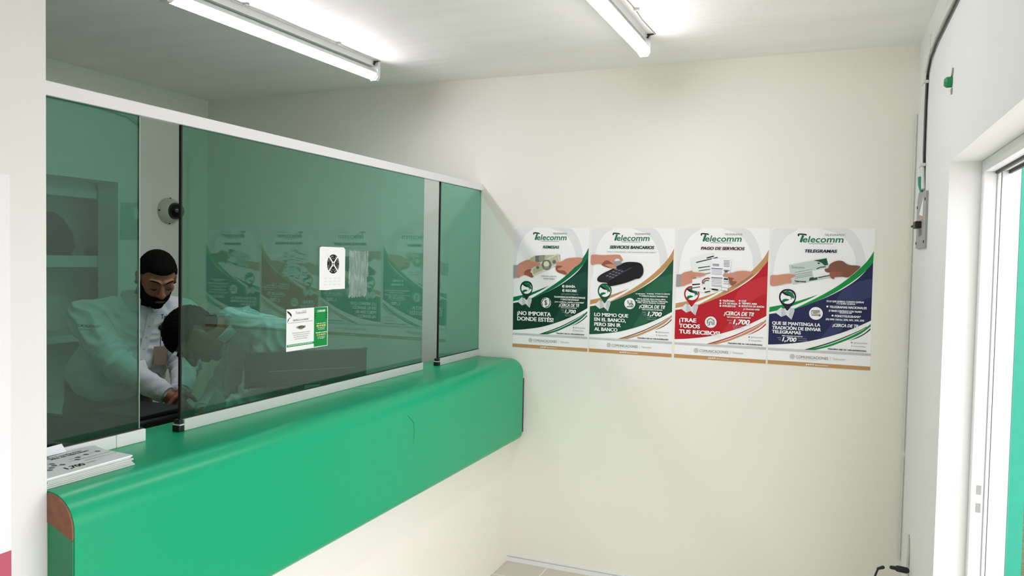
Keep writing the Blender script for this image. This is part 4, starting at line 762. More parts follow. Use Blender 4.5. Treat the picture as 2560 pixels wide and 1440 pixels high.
strip_light(-0.770, 2.00, -0.746, 3.205, 'lit tube light over the customer side of the room', math.radians(70), math.radians(80), M_tube2)

# ------------------------------------------------------------------ counter
t = thing('counter', (XP, 2.4, 1.04), 'long green laminate service counter with rounded nose and deep front apron', 'counter')
XF = -1.449; ZT = 1.085; R1 = .075; R2 = .035; ZB = .662
out = [(-1.833, ZT)] + [(XF - R1 + R1 * math.sin(a), ZT - R1 + R1 * math.cos(a)) for a in [k * math.pi / 2 / 12 for k in range(13)]]
out += [(XF - R2 + R2 * math.cos(a), ZB + R2 - R2 * math.sin(a)) for a in [k * math.pi / 2 / 8 for k in range(9)]]
out += [(XP + .001, ZB), (XP + .001, 1.041), (-1.833, 1.041)]
MB().prism(out, 1, YP + .003, 3.684, M_green).build('worktop', t, smooth=True)
# near end: bare chipboard showing above the green edging
arc = [(XF - R1 + (R1 - .002) * math.sin(a), ZT - R1 + (R1 - .002) * math.cos(a)) for a in [k * math.pi / 2 / 10 for k in range(11)]]
MB().prism([(XP + .0004, ZT - .012), (XP + .002, ZT - .003)] + arc + [(XF - .002, .990), (-1.468, .996), (-1.505, 1.012), (XP + .0004, 1.020)], 1, YP - .001, YP + .003, M_chip).build('chipboard_end', t)
MB().prism([(XP + .0004, 1.019), (-1.505, 1.011), (-1.468, .995), (XF - .002, .989), (XF - .003, ZB + .03), (XP + .0004, ZB + .004)], 1, YP, YP + .003, M_green_end).build('end_edging', t)
MB().box((-1.5, 3.685, .70), (XF + .001, 3.700, .985), M_black, .003).build('end_strip', t)
# two long scratches in the laminate
m = MB(); m.tube([(-1.69, 2.50, ZT), (-1.60, 2.62, ZT + .0003), (-1.53, 2.715, ZT)], .0012, M_green_end, 6); m.build('scratch', t)
m = MB(); m.tube([(XF, 2.50, 1.005), (XF + .0004, 2.545, .97), (XF + .0004, 2.552, .93), (XF, 2.546, .885)], .0014, M_green_end, 6); m.build('scratch', t)

# ------------------------------------------------------------------ glass screen on the counter
GX0, GX1 = -1.727, -1.721
tag(MB().box((-1.738, YP, 1.968), (-1.712, YB, 2.002), M_white_pvc, .002).build('header_rail', origin=(-1.725, 2.4, 1.968)), 'white metal header rail along the top of the counter glass', 'rail')
def pane(y0, y1, ry0, ry1, label, edge, joint=None):
    t = thing('glass_panel', (-1.724, (y0 + y1) / 2, ZT), label, 'glass panel', 'glass panels of the counter screen')
    MB().box((GX0, y0, 1.119), (GX1, y1, 1.968), M_glass).build('glass', t)
    m = MB()
    if joint: m.box((-1.737, ry0, ZT), (-1.712, joint, 1.119), M_white_pvc, .002); m.box((-1.737, joint + .0015, ZT), (-1.712, ry1, 1.119), M_white_pvc, .002)
    else: m.box((-1.737, ry0, ZT), (-1.712, ry1, 1.119), M_grey_al, .002)
    m.build('bottom_rail', t)
    MB().box((-1.7285, ry0 + .001, 1.119), (-1.7195, ry1 - .001, 1.1215), M_black).build('gasket', t)
    if edge:
        MB().box((-1.7285, y0 - .005, 1.118), (-1.7195, y0, 1.968), M_black).build('edge_strip', t)
        m = MB(); m.box((-1.738, y0 - .018, ZT), (-1.710, y0 + .002, 1.104), M_black, .003); m.box((-1.736, y0 - .015, 1.107), (-1.712, y0 + .001, 1.120), M_black, .003); m.build('clip', t)
        MB().box((-1.737, y0 - .0165, 1.1035), (-1.7095, y0 + .001, 1.1072), M_grey_al).build('clip_plate', t)
    else:
        MB().box((GX0 - .0005, y1, 1.106), (GX1 + .0005, y1 + .0025, 1.974), mat('polished_glass_edge', (150, 178, 168), .3)).build('polished_edge', t)
    return t
pane(YP, 1.520, YP, 1.536, 'green glass panel nearest the partition, left of the narrow gap', False, 1.442)
pane(1.668, 3.089, 1.672, 3.089, 'wide green glass panel in the middle carrying the stickers', True)
pane(3.252, 3.711, 3.254, 3.711, 'narrow green glass panel against the poster wall', True)

# notices stuck on the middle panel
def on_glass(y0, y1, z0, z1):
    return lambda u, v, h=0: (GX1 + .0006 + h, y0 + (y1 - y0) * u, z1 + (z0 - z1) * v)
y0, y1, z0, z1 = 2.130, 2.366, 1.267, 1.414
m = MB().box((GX1 + .0002, y0, z0), (GX1 + .0008, y1, z1), ink('white'), .0002)
parts = {'sheet': m}; print_ops(DESIGN['card'], on_glass(y0, y1, z0, z1), y1 - y0, z1 - z0, parts, 7e-5, .0004)
r = tag(parts.pop('sheet').build('notice_card', origin=(GX1, 2.248, z0)), 'white and green printed notice card stuck on the middle glass panel', 'sign')
for k, mb in parts.items(): mb.build(k, r)
y0, y1, z0, z1 = 2.312, 2.472, 1.475, 1.636
P = on_glass(y0, y1, z0, z1)
m = MB(); pts = [(0, .03), (.06, 0), (.94, .0), (1, .05), (1, .985), (.8, .99), (.55, .985), (.3, 1), (0, .99)]
vs = [P(*p) for p in pts] + [P(*p, .0006) for p in pts]; n = len(pts)
m.add(vs, [tuple(range(n)), tuple(range(2 * n - 1, n - 1, -1))] + [(k, (k + 1) % n, n + (k + 1) % n, n + k) for k in range(n)], ink('white'))
r = tag(m.build('sticker', origin=(GX1, 2.39, z0)), 'white sticker with a crossed-out black oval stamp on the glass', 'sticker')
m = MB()
def oval(ru, rv, h, col, a0=0, a1=360):
    N = 36; c = [P(.52 + ru * math.cos(math.radians(a0 + (a1 - a0) * k / N)), .395 + rv * math.sin(math.radians(a0 + (a1 - a0) * k / N)), h) for k in range(N + 1)]
    m.add([P(.52, .395, h)] + c, [(0, k + 1, k + 2) for k in range(N)], ink(col))
oval(.235, .225, .0008, 'black'); oval(.15, .14, .0010, 'grey'); oval(.135, .125, .0011, 'black'); oval(.07, .06, .0012, 'lightgrey'); oval(.05, .04, .0013, 'black')
for k in range(34):
    a = 2 * math.pi * k / 34
    if k % 9 in (0, 8): continue
    u, v = .52 + .195 * math.cos(a), .395 + .183 * math.sin(a); m.add([P(u - .012, v - .012, .0013), P(u + .012, v - .012, .0013), P(u + .012, v + .012, .0013), P(u - .012, v + .012, .0013)], [(0, 1, 2, 3)], ink('lightgrey'))
for a, b_ in (((.26, .13), (.78, .65)), ((.78, .13), (.26, .65))):
    m.add([P(a[0] - .025, a[1], .0015), P(a[0] + .025, a[1], .0015), P(b_[0] + .025, b_[1], .0015), P(b_[0] - .025, b_[1], .0015)], [(0, 1, 2, 3)], ink('white'))
m.build('stamp', r)
m = MB()
for v in (.72, .79, .86):
    for k in range(4): m.add([P(.18 + k * .17, v, .0008), P(.3 + k * .17, v, .0008), P(.3 + k * .17, v + .025, .0008), P(.18 + k * .17, v + .025, .0008)], [(0, 1, 2, 3)], ink('swirl'))
m.build('faded_lines', r)
def residue_material():
    m = bpy.data.materials.new('dried_adhesive'); m.use_nodes = True; nt = m.node_tree; b = nt.nodes['Principled BSDF']; b.inputs['Base Color'].default_value = (*lin((176, 190, 188)), 1); b.inputs['Roughness'].default_value = .9
    g = nt.nodes.new('ShaderNodeNewGeometry'); mp = nt.nodes.new('ShaderNodeMapping'); mp.inputs['Scale'].default_value = (1, 6, 1); n = nt.nodes.new('ShaderNodeTexNoise'); n.inputs['Scale'].default_value = 22; n.inputs['Detail'].default_value = 6
    r = nt.nodes.new('ShaderNodeMapRange'); r.inputs['From Min'].default_value = .3; r.inputs['From Max'].default_value = .72; r.inputs['To Min'].default_value = .16; r.inputs['To Max'].default_value = .62
    nt.links.new(g.outputs['Position'], mp.inputs['Vector']); nt.links.new(mp.outputs['Vector'], n.inputs['Vector']); nt.links.new(n.outputs['Fac'], r.inputs['Value']); nt.links.new(r.outputs['Result'], b.inputs['Alpha']); return m
P = on_glass(2.495, 2.637, 1.437, 1.628); rnd = random.Random(3); pts = []
for k in range(26): pts.append((.06 + .9 * k / 25, rnd.uniform(0, .035)))
for k in range(1, 26): pts.append((1 - rnd.uniform(0, .05) - .06 * (k > 14), k / 26))
for k in range(26): pts.append((.93 - .9 * k / 25, 1 - rnd.uniform(0, .05)))
for k in range(1, 26): pts.append((rnd.uniform(0, .05), 1 - k / 26))
m = MB(); tri = tessellate_polygon([[Vector((p[0], p[1], 0)) for p in pts]]); m.add([P(*p, .0003) for p in pts], [tuple(x) for x in tri], residue_material())
tag(m.build('adhesive_residue', origin=(GX1, 2.565, 1.437)), 'scraped grey patch of old sticker glue on the glass', 'sticker')

# ------------------------------------------------------------------ leaflets on the counter
LEAF = [(-1.700, 1.372), (-1.645, 1.352), (-1.540, 1.345), (-1.537, 1.121), (-1.700, 1.121)]
rnd = random.Random(5)
for k in range(6):
    z = ZT + .0005 + k * .0042; j = [(x + rnd.uniform(-.004, .002), y + rnd.uniform(-.006, .004)) for x, y in LEAF]
    j = [(x, max(y, YP + .002)) for x, y in j]
    m = MB().prism(j, 2, z, z + .0036, M_paper2 if k < 5 else M_paper)
    r = tag(m.build('leaflet', origin=(-1.62, 1.24, z)), 'folded white leaflet lower in the stack on the counter end' if k < 5 else 'topmost printed leaflet of the stack with bullet dots and numbers', 'leaflet', 'leaflets stacked on the counter')
    if k == 5:
        zt = z + .0039; m = MB()
        Q = lambda a, b_: (-1.70 + .163 * b_, 1.121 + .226 * a, zt)      # a along the counter, b towards the nose
        def row(s, a0, a1, b0, b1, st, col): put_text(m, s, st, lambda x, y, z=0: Vector(Q(a0 + (a1 - a0) * x, b1 + (b0 - b1) * y)) + Vector((0, 0, z)), ink(col))
        row('Servicios', .0, .36, .24, .34, 'b', 'black'); row('Giros y transferencias', .44, .86, .08, .13, 'b', 'black'); row('Más de telecomm', .47, .9, .15, .21, 'b', 'black'); row('1,700', .30, .52, .72, .84, 'bi', 'black'); row('Sucursales', .54, .66, .74, .79, 'n', 'grey')
        for a, b_ in ((.5, .03), (.37, .40), (.22, .43), (.10, .50), (.05, .62), (.06, .76), (.27, .58), (.40, .56), (.21, .66), (.34, .50), (.60, .50), (.66, .40), (.78, .36), (.93, .34)):
            m.ball((Q(a, b_)), (.0075, .006, .0004), ink('grey'), n=12, lat=4)
            put_text(m, 'Servicio', 'n', lambda x, y, z=0, a=a, b_=b_: Q(a - .10 + .07 * x, b_ + .02 - .03 * y), ink('grey'))
        for b_ in (.02, .50, .62): row('consulta nuestros servicios en sucursal', .60 if b_ > .1 else .2, .98 if b_ > .1 else .6, b_, b_ + .035, 'n', 'grey')
        m.build('lettering', r)
# a loose leaflet propped against the rail behind the stack
o = MB(); o.add([(-1.7005, 1.125, 1.1115), (-1.7005, 1.29, 1.1115), (-1.7105, 1.285, 1.131), (-1.7105, 1.125, 1.127), (-1.6995, 1.125, 1.1122), (-1.6995, 1.29, 1.1122), (-1.7095, 1.285, 1.1316), (-1.7095, 1.125, 1.1276)],
      [(0, 1, 2, 3), (7, 6, 5, 4), (0, 4, 5, 1), (1, 5, 6, 2), (2, 6, 7, 3), (3, 7, 4, 0)], M_paper)
tag(o.build('loose_leaflet', origin=(-1.7005, 1.2, 1.1115)), 'loose white leaflet leaning on the bottom rail behind the stack', 'leaflet', 'leaflets stacked on the counter')

# ------------------------------------------------------------------ posters
PZ0, PZ1 = 1.143, 1.771
def poster(x0, x1, design, over, label, lean=0.0):
    W, H = x1 - x0, PZ1 - PZ0
    place = lambda u, v, h=0: (x0 + W * u + lean * (1 - v), YB - .0008 - h, PZ1 - H * v)
    m = MB(); vs = [place(u, v, h) for h in (-.0006, .0003) for u, v in ((0, 0), (1, 0), (1, 1), (0, 1))]
    m.add(vs, [(0, 1, 2, 3), (7, 6, 5, 4), (0, 4, 5, 1), (1, 5, 6, 2), (2, 6, 7, 3), (3, 7, 4, 0)], ink('white'))
    parts = {'sheet': m}; print_ops(DESIGN[design] + DESIGN[over], place, W, H, parts)
    r = tag(parts.pop('sheet').build('poster', origin=((x0 + x1) / 2, YB, PZ0)), label, 'poster', 'service posters on the wall')
    for k, mb in parts.items(): mb.build(k, r)
poster(-1.523, -1.112, 'common_green', 'p1', 'dark green poster with banknotes passing between two hands', -.004)
poster(-1.104, -.686, 'common_tangreen', 'p2', 'green and tan poster showing a black card terminal')
poster(-.674, -.250, 'common_red', 'p3', 'red poster showing hands exchanging paper bills')
poster(-.242, .190, 'common_navy', 'p4', 'navy blue poster with two hands holding a telegram slip')
# tall notice on the partition face, cut by the frame
m = MB().box((XP + .0005, .40, .42), (XP + .0015, 1.036, 1.752), mat('notice_paper', (233, 233, 236), .6)); m.add([(XP + .002, .40, .421), (XP + .002, 1.0355, .421), (XP + .002, 1.0355, .986), (XP + .002, .40, .986)], [(0, 1, 2, 3)], mat('print_rose', (186, 84, 104), .6))
tag(m.build('wall_notice', origin=(XP, .7, .42)), 'tall white notice with a rose-red lower band on the left partition', 'poster')

# ------------------------------------------------------------------ right wall fittings
t = thing('breaker_panel', (XR, 3.36, 1.675), 'grey breaker panel cover with a black switch beside the room corner', 'electrical panel')
MB().prism([(3.205, 1.676), (3.515, 1.68), (3.513, 1.87), (3.47, 1.905), (3.39, 1.898), (3.213, 1.889)], 0, XR - .008, XR - .0002, M_steel).build('cover', t)
MB().prism([(3.30, 1.80), (3.42, 1.812), (3.30, 1.868)], 0, XR - .0090, XR - .0080, ink('white')).build('paper_label', t)
MB().box((XR - .0090, 3.31, 1.786), (XR - .0080, 3.44, 1.797), mat('print_faded_red', (196, 156, 146), .6)).build('red_label', t)
m = MB().box((XR - .03, 3.33, 1.755), (XR - .008, 3.41, 1.782), M_black, .003); m.tube([(XR - .024, 3.38, 1.770), (XR - .030, 3.44, 1.766)], .005, M_black, 8); m.build('switch', t)
m = MB(); put_text(m, 'I O 2 X 30 A', 'b', lambda x, y, z=0: (XR - .0088 - z, 3.42 - .11 * x, 1.735 + .012 * y), ink('grey')); put_text(m, '240 V', 'b', lambda x, y, z=0: (XR - .0088 - z, 3.42 - .11 * x, 1.725 + .008 * y), ink('grey')); m.build('markings', t)
for y, z in ((3.235, 1.86), (3.235, 1.70), (3.50, 1.845), (3.495, 1.70)): MB().lathe((XR - .008, y, z), (-1, 0, 0), [(.006, 0), (.006, .002), (.0, .003)], M_black, 10).build('screw', t)
# painted cables dropping to the panel
t = thing('cable_bundle', (XR, 3.3, 1.93), 'bundle of white painted cables running down the room corner to the breaker panel', 'cable')
for k in range(4):
    j = .011 * k; m = MB()
    pts = [(XR - .008, 1.6, 2.46 - j), (XR - .008, 2.6, 2.455 - j), (XR - .009, 3.10, 2.452 - j), (XR - .010, 3.26, 2.435 - j), (XR - .010, 3.385 - j, 2.37 - .3 * j), (XR - .010, 3.405 - j, 2.22), (XR - .010, 3.395 - j, 2.05), (XR - .009, 3.375 - j, 1.94 + .006 * k), (XR - .007, 3.36 - j, 1.905)]
    P2 = []
    for i in range(len(pts) - 1):
        a, b_ = Vector(pts[i]), Vector(pts[i + 1]); P2 += [a.lerp(b_, q / 6) + Vector((0, .002 * math.sin(9 * i + q + k), .002 * math.cos(5 * i + q * 1.3 + k))) for q in range(6)]
    P2.append(Vector(pts[-1])); m.tube(P2, .0062, M_cable, 8); m.build('cable', t, smooth=True)
m = MB(); m.tube([(XR - .006, 1.6, 2.408), (XR - .006, 3.10, 2.400), (XR - .006, 3.25, 2.385), (XR - .006, 3.350, 2.34), (XR - .006, 3.355, 2.2), (XR - .006, 3.345, 1.91)], .004, M_blackpl, 8); m.build('cable_shadow', t)  # dark tube standing in for the shadow line beside the white cables
for y, z, w_, h_ in ((3.20, 2.425, .012, .07), (3.375, 2.32, .07, .012), (3.37, 2.0, .075, .012)): MB().box((XR - .019, y - w_ / 2, z - h_ / 2), (XR - .0005, y + w_ / 2, z + h_ / 2), M_cable, .003).build('cable_clip', t)
MB().loft([((XR - .012, 3.365, 1.955), (.012, 0, 0), (0, .022, 0)), ((XR - .012, 3.36, 1.925), (.011, 0, 0), (0, .016, 0)), ((XR - .010, 3.35, 1.895), (.006, 0, 0), (0, .006, 0))], M_outgreen, 10).build('green_tape', t)
# cable raceway in the corner
m = MB()
for a, b_ in ((2.26, 1.62), (1.61, 1.18), (1.17, .80), (.78, .32)): m.tube([(XR - .006, YB - .012, a), (XR - .006, YB - .012, b_)], .0045, M_cable, 8)
tag(m.build('corner_cord', origin=(XR - .006, YB - .012, .3), smooth=True), 'thin white cord running down the corner between poster wall and door wall', 'cord')
# green painted bracket
t = thing('wall_bracket', (XR, 2.72, 2.165), 'small green painted metal bracket left on the wall above the doorway', 'bracket')
MB().loft([((XR - .0005, 2.715, 2.178), (0, .014, 0), (0, 0, .017)), ((XR - .015, 2.718, 2.178), (0, .014, 0), (0, 0, .017)), ((XR - .022, 2.72, 2.178), (0, .009, 0), (0, 0, .011))], M_green_end, 8).build('stub', t)
m = MB().prism([(2.70, 2.196), (2.725, 2.196), (2.700, 2.218), (2.690, 2.214)], 0, XR - .004, XR, M_steel); m.build('torn_plate', t); m = MB().prism([(2.71, 2.138), (2.725, 2.156), (2.70, 2.156), (2.70, 2.144)], 0, XR - .004, XR, M_steel); m.build('torn_plate', t)
# plug and conduit low on the right wall
t = thing('wall_conduit', (XR, 3.35, .2), 'thin white conduit low on the door wall with a black plug', 'cable')
MB().tube([(XR - .006, 3.37, .0), (XR - .006, 3.37, .46), (XR - .006, 3.38, .5), (XR - .006, 3.405, .53)], .006, M_cable, 10).build('conduit', t)
m = MB(); m.capsule((XR - .016, 3.312, .418), .012, (XR - .045, 3.312, .420), .012, M_black); m.capsule((XR - .045, 3.312, .420), .008, (XR - .068, 3.312, .421), .007, M_black); m.build('plug', t, smooth=True)
m = MB(); m.capsule((XR - .098, 3.312, .416), .007, (XR - .115, 3.312, .408), .005, M_black); m.tube([(XR - .115, 3.312, .408), (XR - .13, 3.312, .36), (XR - .12, 3.32, .15), (XR - .10, 3.35, .004)], .004, M_black, 8)
tag(m.build('loose_cable', origin=(XR - .1, 3.35, 0), smooth=True), 'end of a thin black cable standing near the corner by the white conduit', 'cable')

# ------------------------------------------------------------------ doorway: aluminium frame, tracks
t = bpy.data.objects.new('door_1', None); COL.objects.link(t); t.location = (XR + .14, 1.7, 0); t['_o'] = tuple(t.location); struct(t)
m = MB()
for x0, x1, y0 in ((.087, .122, .036), (.122, .131, .045), (.1322, .1605, .040)): m.box((XR + x0, DY1 - y0, 0), (XR + x1, DY1 - .0005, DZ - .0005), M_white_pvc, .003)
m.build('jamb', t)
m = MB()
for x0, x1, z in ((.087, .116, .037), (.124, .150, .035), (.158, .162, .03)): m.box((XR + x0, DY0 + .0005, DZ - z), (XR + x1, DY1 - .045, DZ - .0005), M_white_pvc, .002)
m.build('header', t)
for x in (.116, .150): MB().box((XR + x, DY0 + .0005, DZ - .044), (XR + x + .0075, DY1 - .040, DZ - .006), M_black).build('track_seal', t)
MB().box((XR + .131, DY1 - .043, 0), (XR + .1322, DY1 - .001, DZ - .04), M_black).build('seam', t)
for z, dx in ((.93, .108), (.875, .108)): MB().box((XR + dx - .006, DY1 - .038, z - .014), (XR + dx + .006, DY1 - .0355, z + .014), M_steel).build('strike_plate', t)
MB().box((XR + .140, DY1 - .0425, .62), (XR + .152, DY1 - .0395, .66), mat('lock_slot', (96, 98, 108), .5)).build('lock_slot', t)

# outside the doorway
struct(MB().box((XR + .171, -6, -.5), (14, 16, -.32), M_grass).build('ground'))
struct(MB().box((XR + .171, -6, -.3199), (6, 4.9, -.30), mat('pale_concrete', (206, 204, 196), .85, .3, 30, var=.06, vscale=5)).build('pavement'))
t = thing('gate_post', (1.03, 5.0, -.32), 'green painted masonry post with a white limewashed side outside the doorway', 'post')
MB().box((.985, 5.0, -.32), (1.06, 5.2, 3.2), M_outgreen, .004).build('green_face', t)
MB().box((.90, 5.02, -.32), (.985, 5.2, 3.2), M_outwhite, .004).build('white_side', t)

# ------------------------------------------------------------------ behind the glass
t = thing('till_cabinet', (-2.38, 2.28, 0), 'dark waist-high cabinet between the two men behind the counter', 'cabinet')
MB().box((-2.65, 2.07, 0), (-2.15, 2.49, .845), M_desk, .004).build('body', t); MB().box((-2.66, 2.06, .8455), (-2.14, 2.50, .865), M_black, .004).build('top', t)
for z in (.08, .45): MB().box((-2.149, 2.085, z), (-2.139, 2.475, z + .34), M_desk, .003).build('door', t); MB().box((-2.139, 2.26, z + .28), (-2.128, 2.34, z + .295), M_steel, .003).build('handle', t)
t = thing('receipt_printer', (-2.46, 2.21, .8655), 'black office printer on the cabinet under the hands', 'printer')
MB().box((-2.635, 2.08, .866), (-2.355, 2.35, .968), M_blackpl, .012).build('body', t); MB().box((-2.62, 2.095, .968), (-2.37, 2.335, .985), M_black, .005).build('lid', t); MB().box((-2.355, 2.11, .89), (-2.335, 2.32, .900), M_blackpl, .003).build('tray', t)
t = thing('monitor_shelf', (-1.92, 2.75, .74), 'dark shelf fixed behind the counter carrying the monitor', 'shelf')
MB().box((-2.07, 2.02, .74), (-1.651, 3.60, .765), M_desk, .003).build('board', t)
for y in (2.1, 2.8, 3.5): MB().prism([(-1.651, .739), (-1.95, .739), (-1.651, .50)], 1, y, y + .02, M_desk).build('bracket', t)
# monitor seen from the back
t = thing('monitor', (-1.9, 2.49, .765), 'black flat monitor seen from behind through the middle glass panel', 'monitor')
ML = Vector((-2.052, 2.305, 0)); MRt = Vector((-1.752, 2.676, 0)); md = (MRt - ML).normalized(); mn = Vector((md.y, -md.x, 0))
def mbx(a0, a1, n0, n1, z0, z1, mt, name, bev=.004):
    bm = bmesh.new(); bmesh.ops.create_cube(bm, size=1); w = (MRt - ML).length
    for v in bm.verts: v.co = ML + md * (w * (a0 + (a1 - a0) * (v.co.x + .5))) + mn * (n0 + (n1 - n0) * (v.co.y + .5)) + Vector((0, 0, z0 + (z1 - z0) * (v.co.z + .5)))
    bmesh.ops.bevel(bm, geom=bm.edges[:], offset=bev, segments=2, affect='EDGES'); return MB().bm(bm, mt).build(name, t)
M_mon = mat('monitor_shell', (30, 32, 33), .5, .1, 500)
mbx(0, 1, -.022, 0, 1.087, 1.222, M_mon, 'shell'); mbx(.01, .99, -.026, -.021, 1.093, 1.216, M_black, 'screen', .001); mbx(.02, .98, .0, .006, 1.087, 1.099, M_black, 'lower_bezel')
mbx(.34, .46, .0, .012, .775, 1.12, M_black, 'stand_neck'); mbx(.16, .60, -.09, .05, .7655, .785, M_black, 'stand_foot')
m = MB(); w = (MRt - ML).length
for k in range(46):
    a = .19 + .7 * k / 46; c = ML + md * w * a + mn * .0008
    m.add([c + Vector((0, 0, 1.150)), c + md * .004 + Vector((0, 0, 1.150)), c + md * .004 + Vector((0, 0, 1.166)), c + Vector((0, 0, 1.166))], [(0, 1, 2, 3)], M_black)
m.add([ML + md * w * .185 + mn * .0012 + Vector((0, 0, 1.146)), ML + md * w * .90 + mn * .0012 + Vector((0, 0, 1.146)), ML + md * w * .90 + mn * .0012 + Vector((0, 0, 1.149)), ML + md * w * .185 + mn * .0012 + Vector((0, 0, 1.149))], [(0, 1, 2, 3)], M_steel)
m.build('vent', t)
# office chair pushed aside
t = thing('office_chair', (-2.48, 1.60, 0), 'black office chair pushed aside behind the leftmost glass panel', 'chair')
cx, cy = -2.48, 1.60
MB().box((cx - .23, cy - .22, .43), (cx + .23, cy + .22, .50), M_dark, .03).build('seat', t)
m = MB(); m.loft([((cx, cy + .22, .58), (.18, 0, 0), (0, .02, 0)), ((cx, cy + .25, .72), (.235, 0, 0), (0, .03, 0)), ((cx, cy + .26, .86), (.24, 0, 0), (0, .03, 0)), ((cx, cy + .27, .96), (.205, 0, 0), (0, .028, 0)), ((cx, cy + .27, 1.005), (.15, 0, 0), (0, .022, 0)), ((cx, cy + .27, 1.02), (.08, 0, 0), (0, .012, 0))], M_dark, 28); m.build('backrest', t, smooth=True)
MB().tube([(cx, cy + .2, .45), (cx, cy + .28, .5), (cx, cy + .285, .75)], .016, M_black).build('back_arm', t)
MB().tube([(cx, cy, .43), (cx, cy, .1)], .025, M_black).build('column', t)
for k in range(5):
    a = 2 * math.pi * k / 5; e = (cx + .27 * math.cos(a), cy + .27 * math.sin(a)); MB().tube([(cx, cy, .12), (e[0], e[1], .075)], [.025, .016], M_black).build('leg', t); MB().ball((e[0], e[1], .03), .03, M_black, n=12, lat=8).build('caster', t)
# ------------------------------------------------------------------ people
def organic(mb, voxel, smooth=4, deform=None):
    """fuses overlapping volumes into one continuous skin; returns a mesh in room coordinates"""
    me = bpy.data.meshes.new('tmp'); me.from_pydata([tuple(v) for v in mb.v], [], mb.f); me.update()
    o = bpy.data.objects.new('tmp', me); COL.objects.link(o)
    r = o.modifiers.new('r', 'REMESH'); r.mode = 'VOXEL'; r.voxel_size = voxel; r.adaptivity = 0
    if smooth: s = o.modifiers.new('s', 'SMOOTH'); s.iterations = smooth; s.factor = .5
    dg = bpy.context.evaluated_depsgraph_get(); ev = o.evaluated_get(dg); out = bpy.data.meshes.new_from_object(ev)
    bpy.data.objects.remove(o); bpy.data.meshes.remove(me)
    if deform:
        ns = [v.normal.copy() for v in out.vertices]
        for v, n in zip(out.vertices, ns): v.co = v.co + n * deform(v.co, n)
    return out
def place_mesh(me, name, mt, parent=None, origin=None):
    off = Vector(parent['_o']) if parent is not None else Vector(origin)
    for v in me.vertices: v.co -= off
    me.materials.clear(); me.materials.append(mt); me.polygons.foreach_set('use_smooth', [True] * len(me.polygons)); me.name = name; me.update()
    o = bpy.data.objects.new(name, me); COL.objects.link(o); o['_o'] = tuple(off)
    if parent is not None: o.parent = parent
    else: o.location = off
    return o
def shell(me, pred, thick, mt, name, parent, rough=0.0):
    """a layer lying on part of a surface (hair, beard): pred(point) picks the faces; me is in room coordinates"""
    fs = [p for p in me.polygons if pred(p.center)]; cnt = {}
    for p in fs:
        for e in p.edge_keys: cnt[e] = cnt.get(e, 0) + 1
    rim = {i for e, c in cnt.items() if c == 1 for i in e}
    pos = {i: me.vertices[i].co.copy() for p in fs for i in p.vertices}; adj = {}
    for e, k in cnt.items():
        if k == 1: adj.setdefault(e[0], []).append(e[1]); adj.setdefault(e[1], []).append(e[0])
    for _ in range(10):
        new = {i: pos[i] * .4 + sum((pos[j] for j in nb), Vector()) * (.6 / len(nb)) for i, nb in adj.items()}; pos.update(new)
    ids = sorted({i for p in fs for i in p.vertices}); mp = {i: k for k, i in enumerate(ids)}; vs = []
    for i in ids:
        v = me.vertices[i]; k = .0015 if i in rim else thick + rough * noise.noise(v.co * 180); vs.append(pos[i] + v.normal * k)
    n = len(vs); vs += [pos[i] - me.vertices[i].normal * .003 for i in ids]
    F = [tuple(mp[i] for i in p.vertices) for p in fs] + [tuple(n + mp[i] for i in reversed(p.vertices)) for p in fs]
    m = MB(); m.add(vs, F, mt); o = m.build(name, parent, smooth=True); return o
def frame(c, F, U):
    F = Vector(F).normalized(); U = Vector(U); U = (U - F * U.dot(F)).normalized(); L = U.cross(F); c = Vector(c)
    to = lambda l, f, u: c + L * l + F * f + U * u
    def back(p): d = Vector(p) - c; return d.dot(L), d.dot(F), d.dot(U)
    return to, back, Matrix((L, F, U)).transposed()
def head(mb, to, R):
    mt = M_skin
    mb.ball(to(0, -.012, .032), (.074, .094, .088), mt, R, 28, 18); mb.ball(to(0, .018, -.01), (.066, .074, .085), mt, R, 24, 14)
    mb.ball(to(0, .030, -.058), (.054, .060, .052), mt, R, 24, 14); mb.ball(to(0, .062, -.098), (.026, .022, .018), mt, R)
    mb.capsule(to(0, .086, .020), .0085, to(0, .112, -.022), .0125, mt)
    for s in (-1, 1):
        mb.ball(to(.0125 * s, .100, -.026), (.0095, .010, .008), mt, R, 12, 8)
        mb.ball(to(.042 * s, .053, -.012), (.022, .022, .024), mt, R, 14, 10)
        mb.capsule(to(.012 * s, .084, .032), .0115, to(.044 * s, .070, .034), .0105, mt)
        mb.ball(to(.031 * s, .074, .010), (.0165, .013, .0115), mt, R, 14, 10)
        mb.ball(to(.076 * s, -.012, -.004), (.009, .020, .030), mt, R @ Matrix.Rotation(-.25 * s, 3, 'Z'), 14, 10)
        mb.ball(to(.082 * s, -.018, .010), (.006, .014, .016), mt, R, 10, 8)
    mb.capsule(to(-.02, .088, -.053), .0085, to(.02, .088, -.053), .0085, mt); mb.capsule(to(-.017, .086, -.066), .0095, to(.017, .086, -.066), .0095, mt)
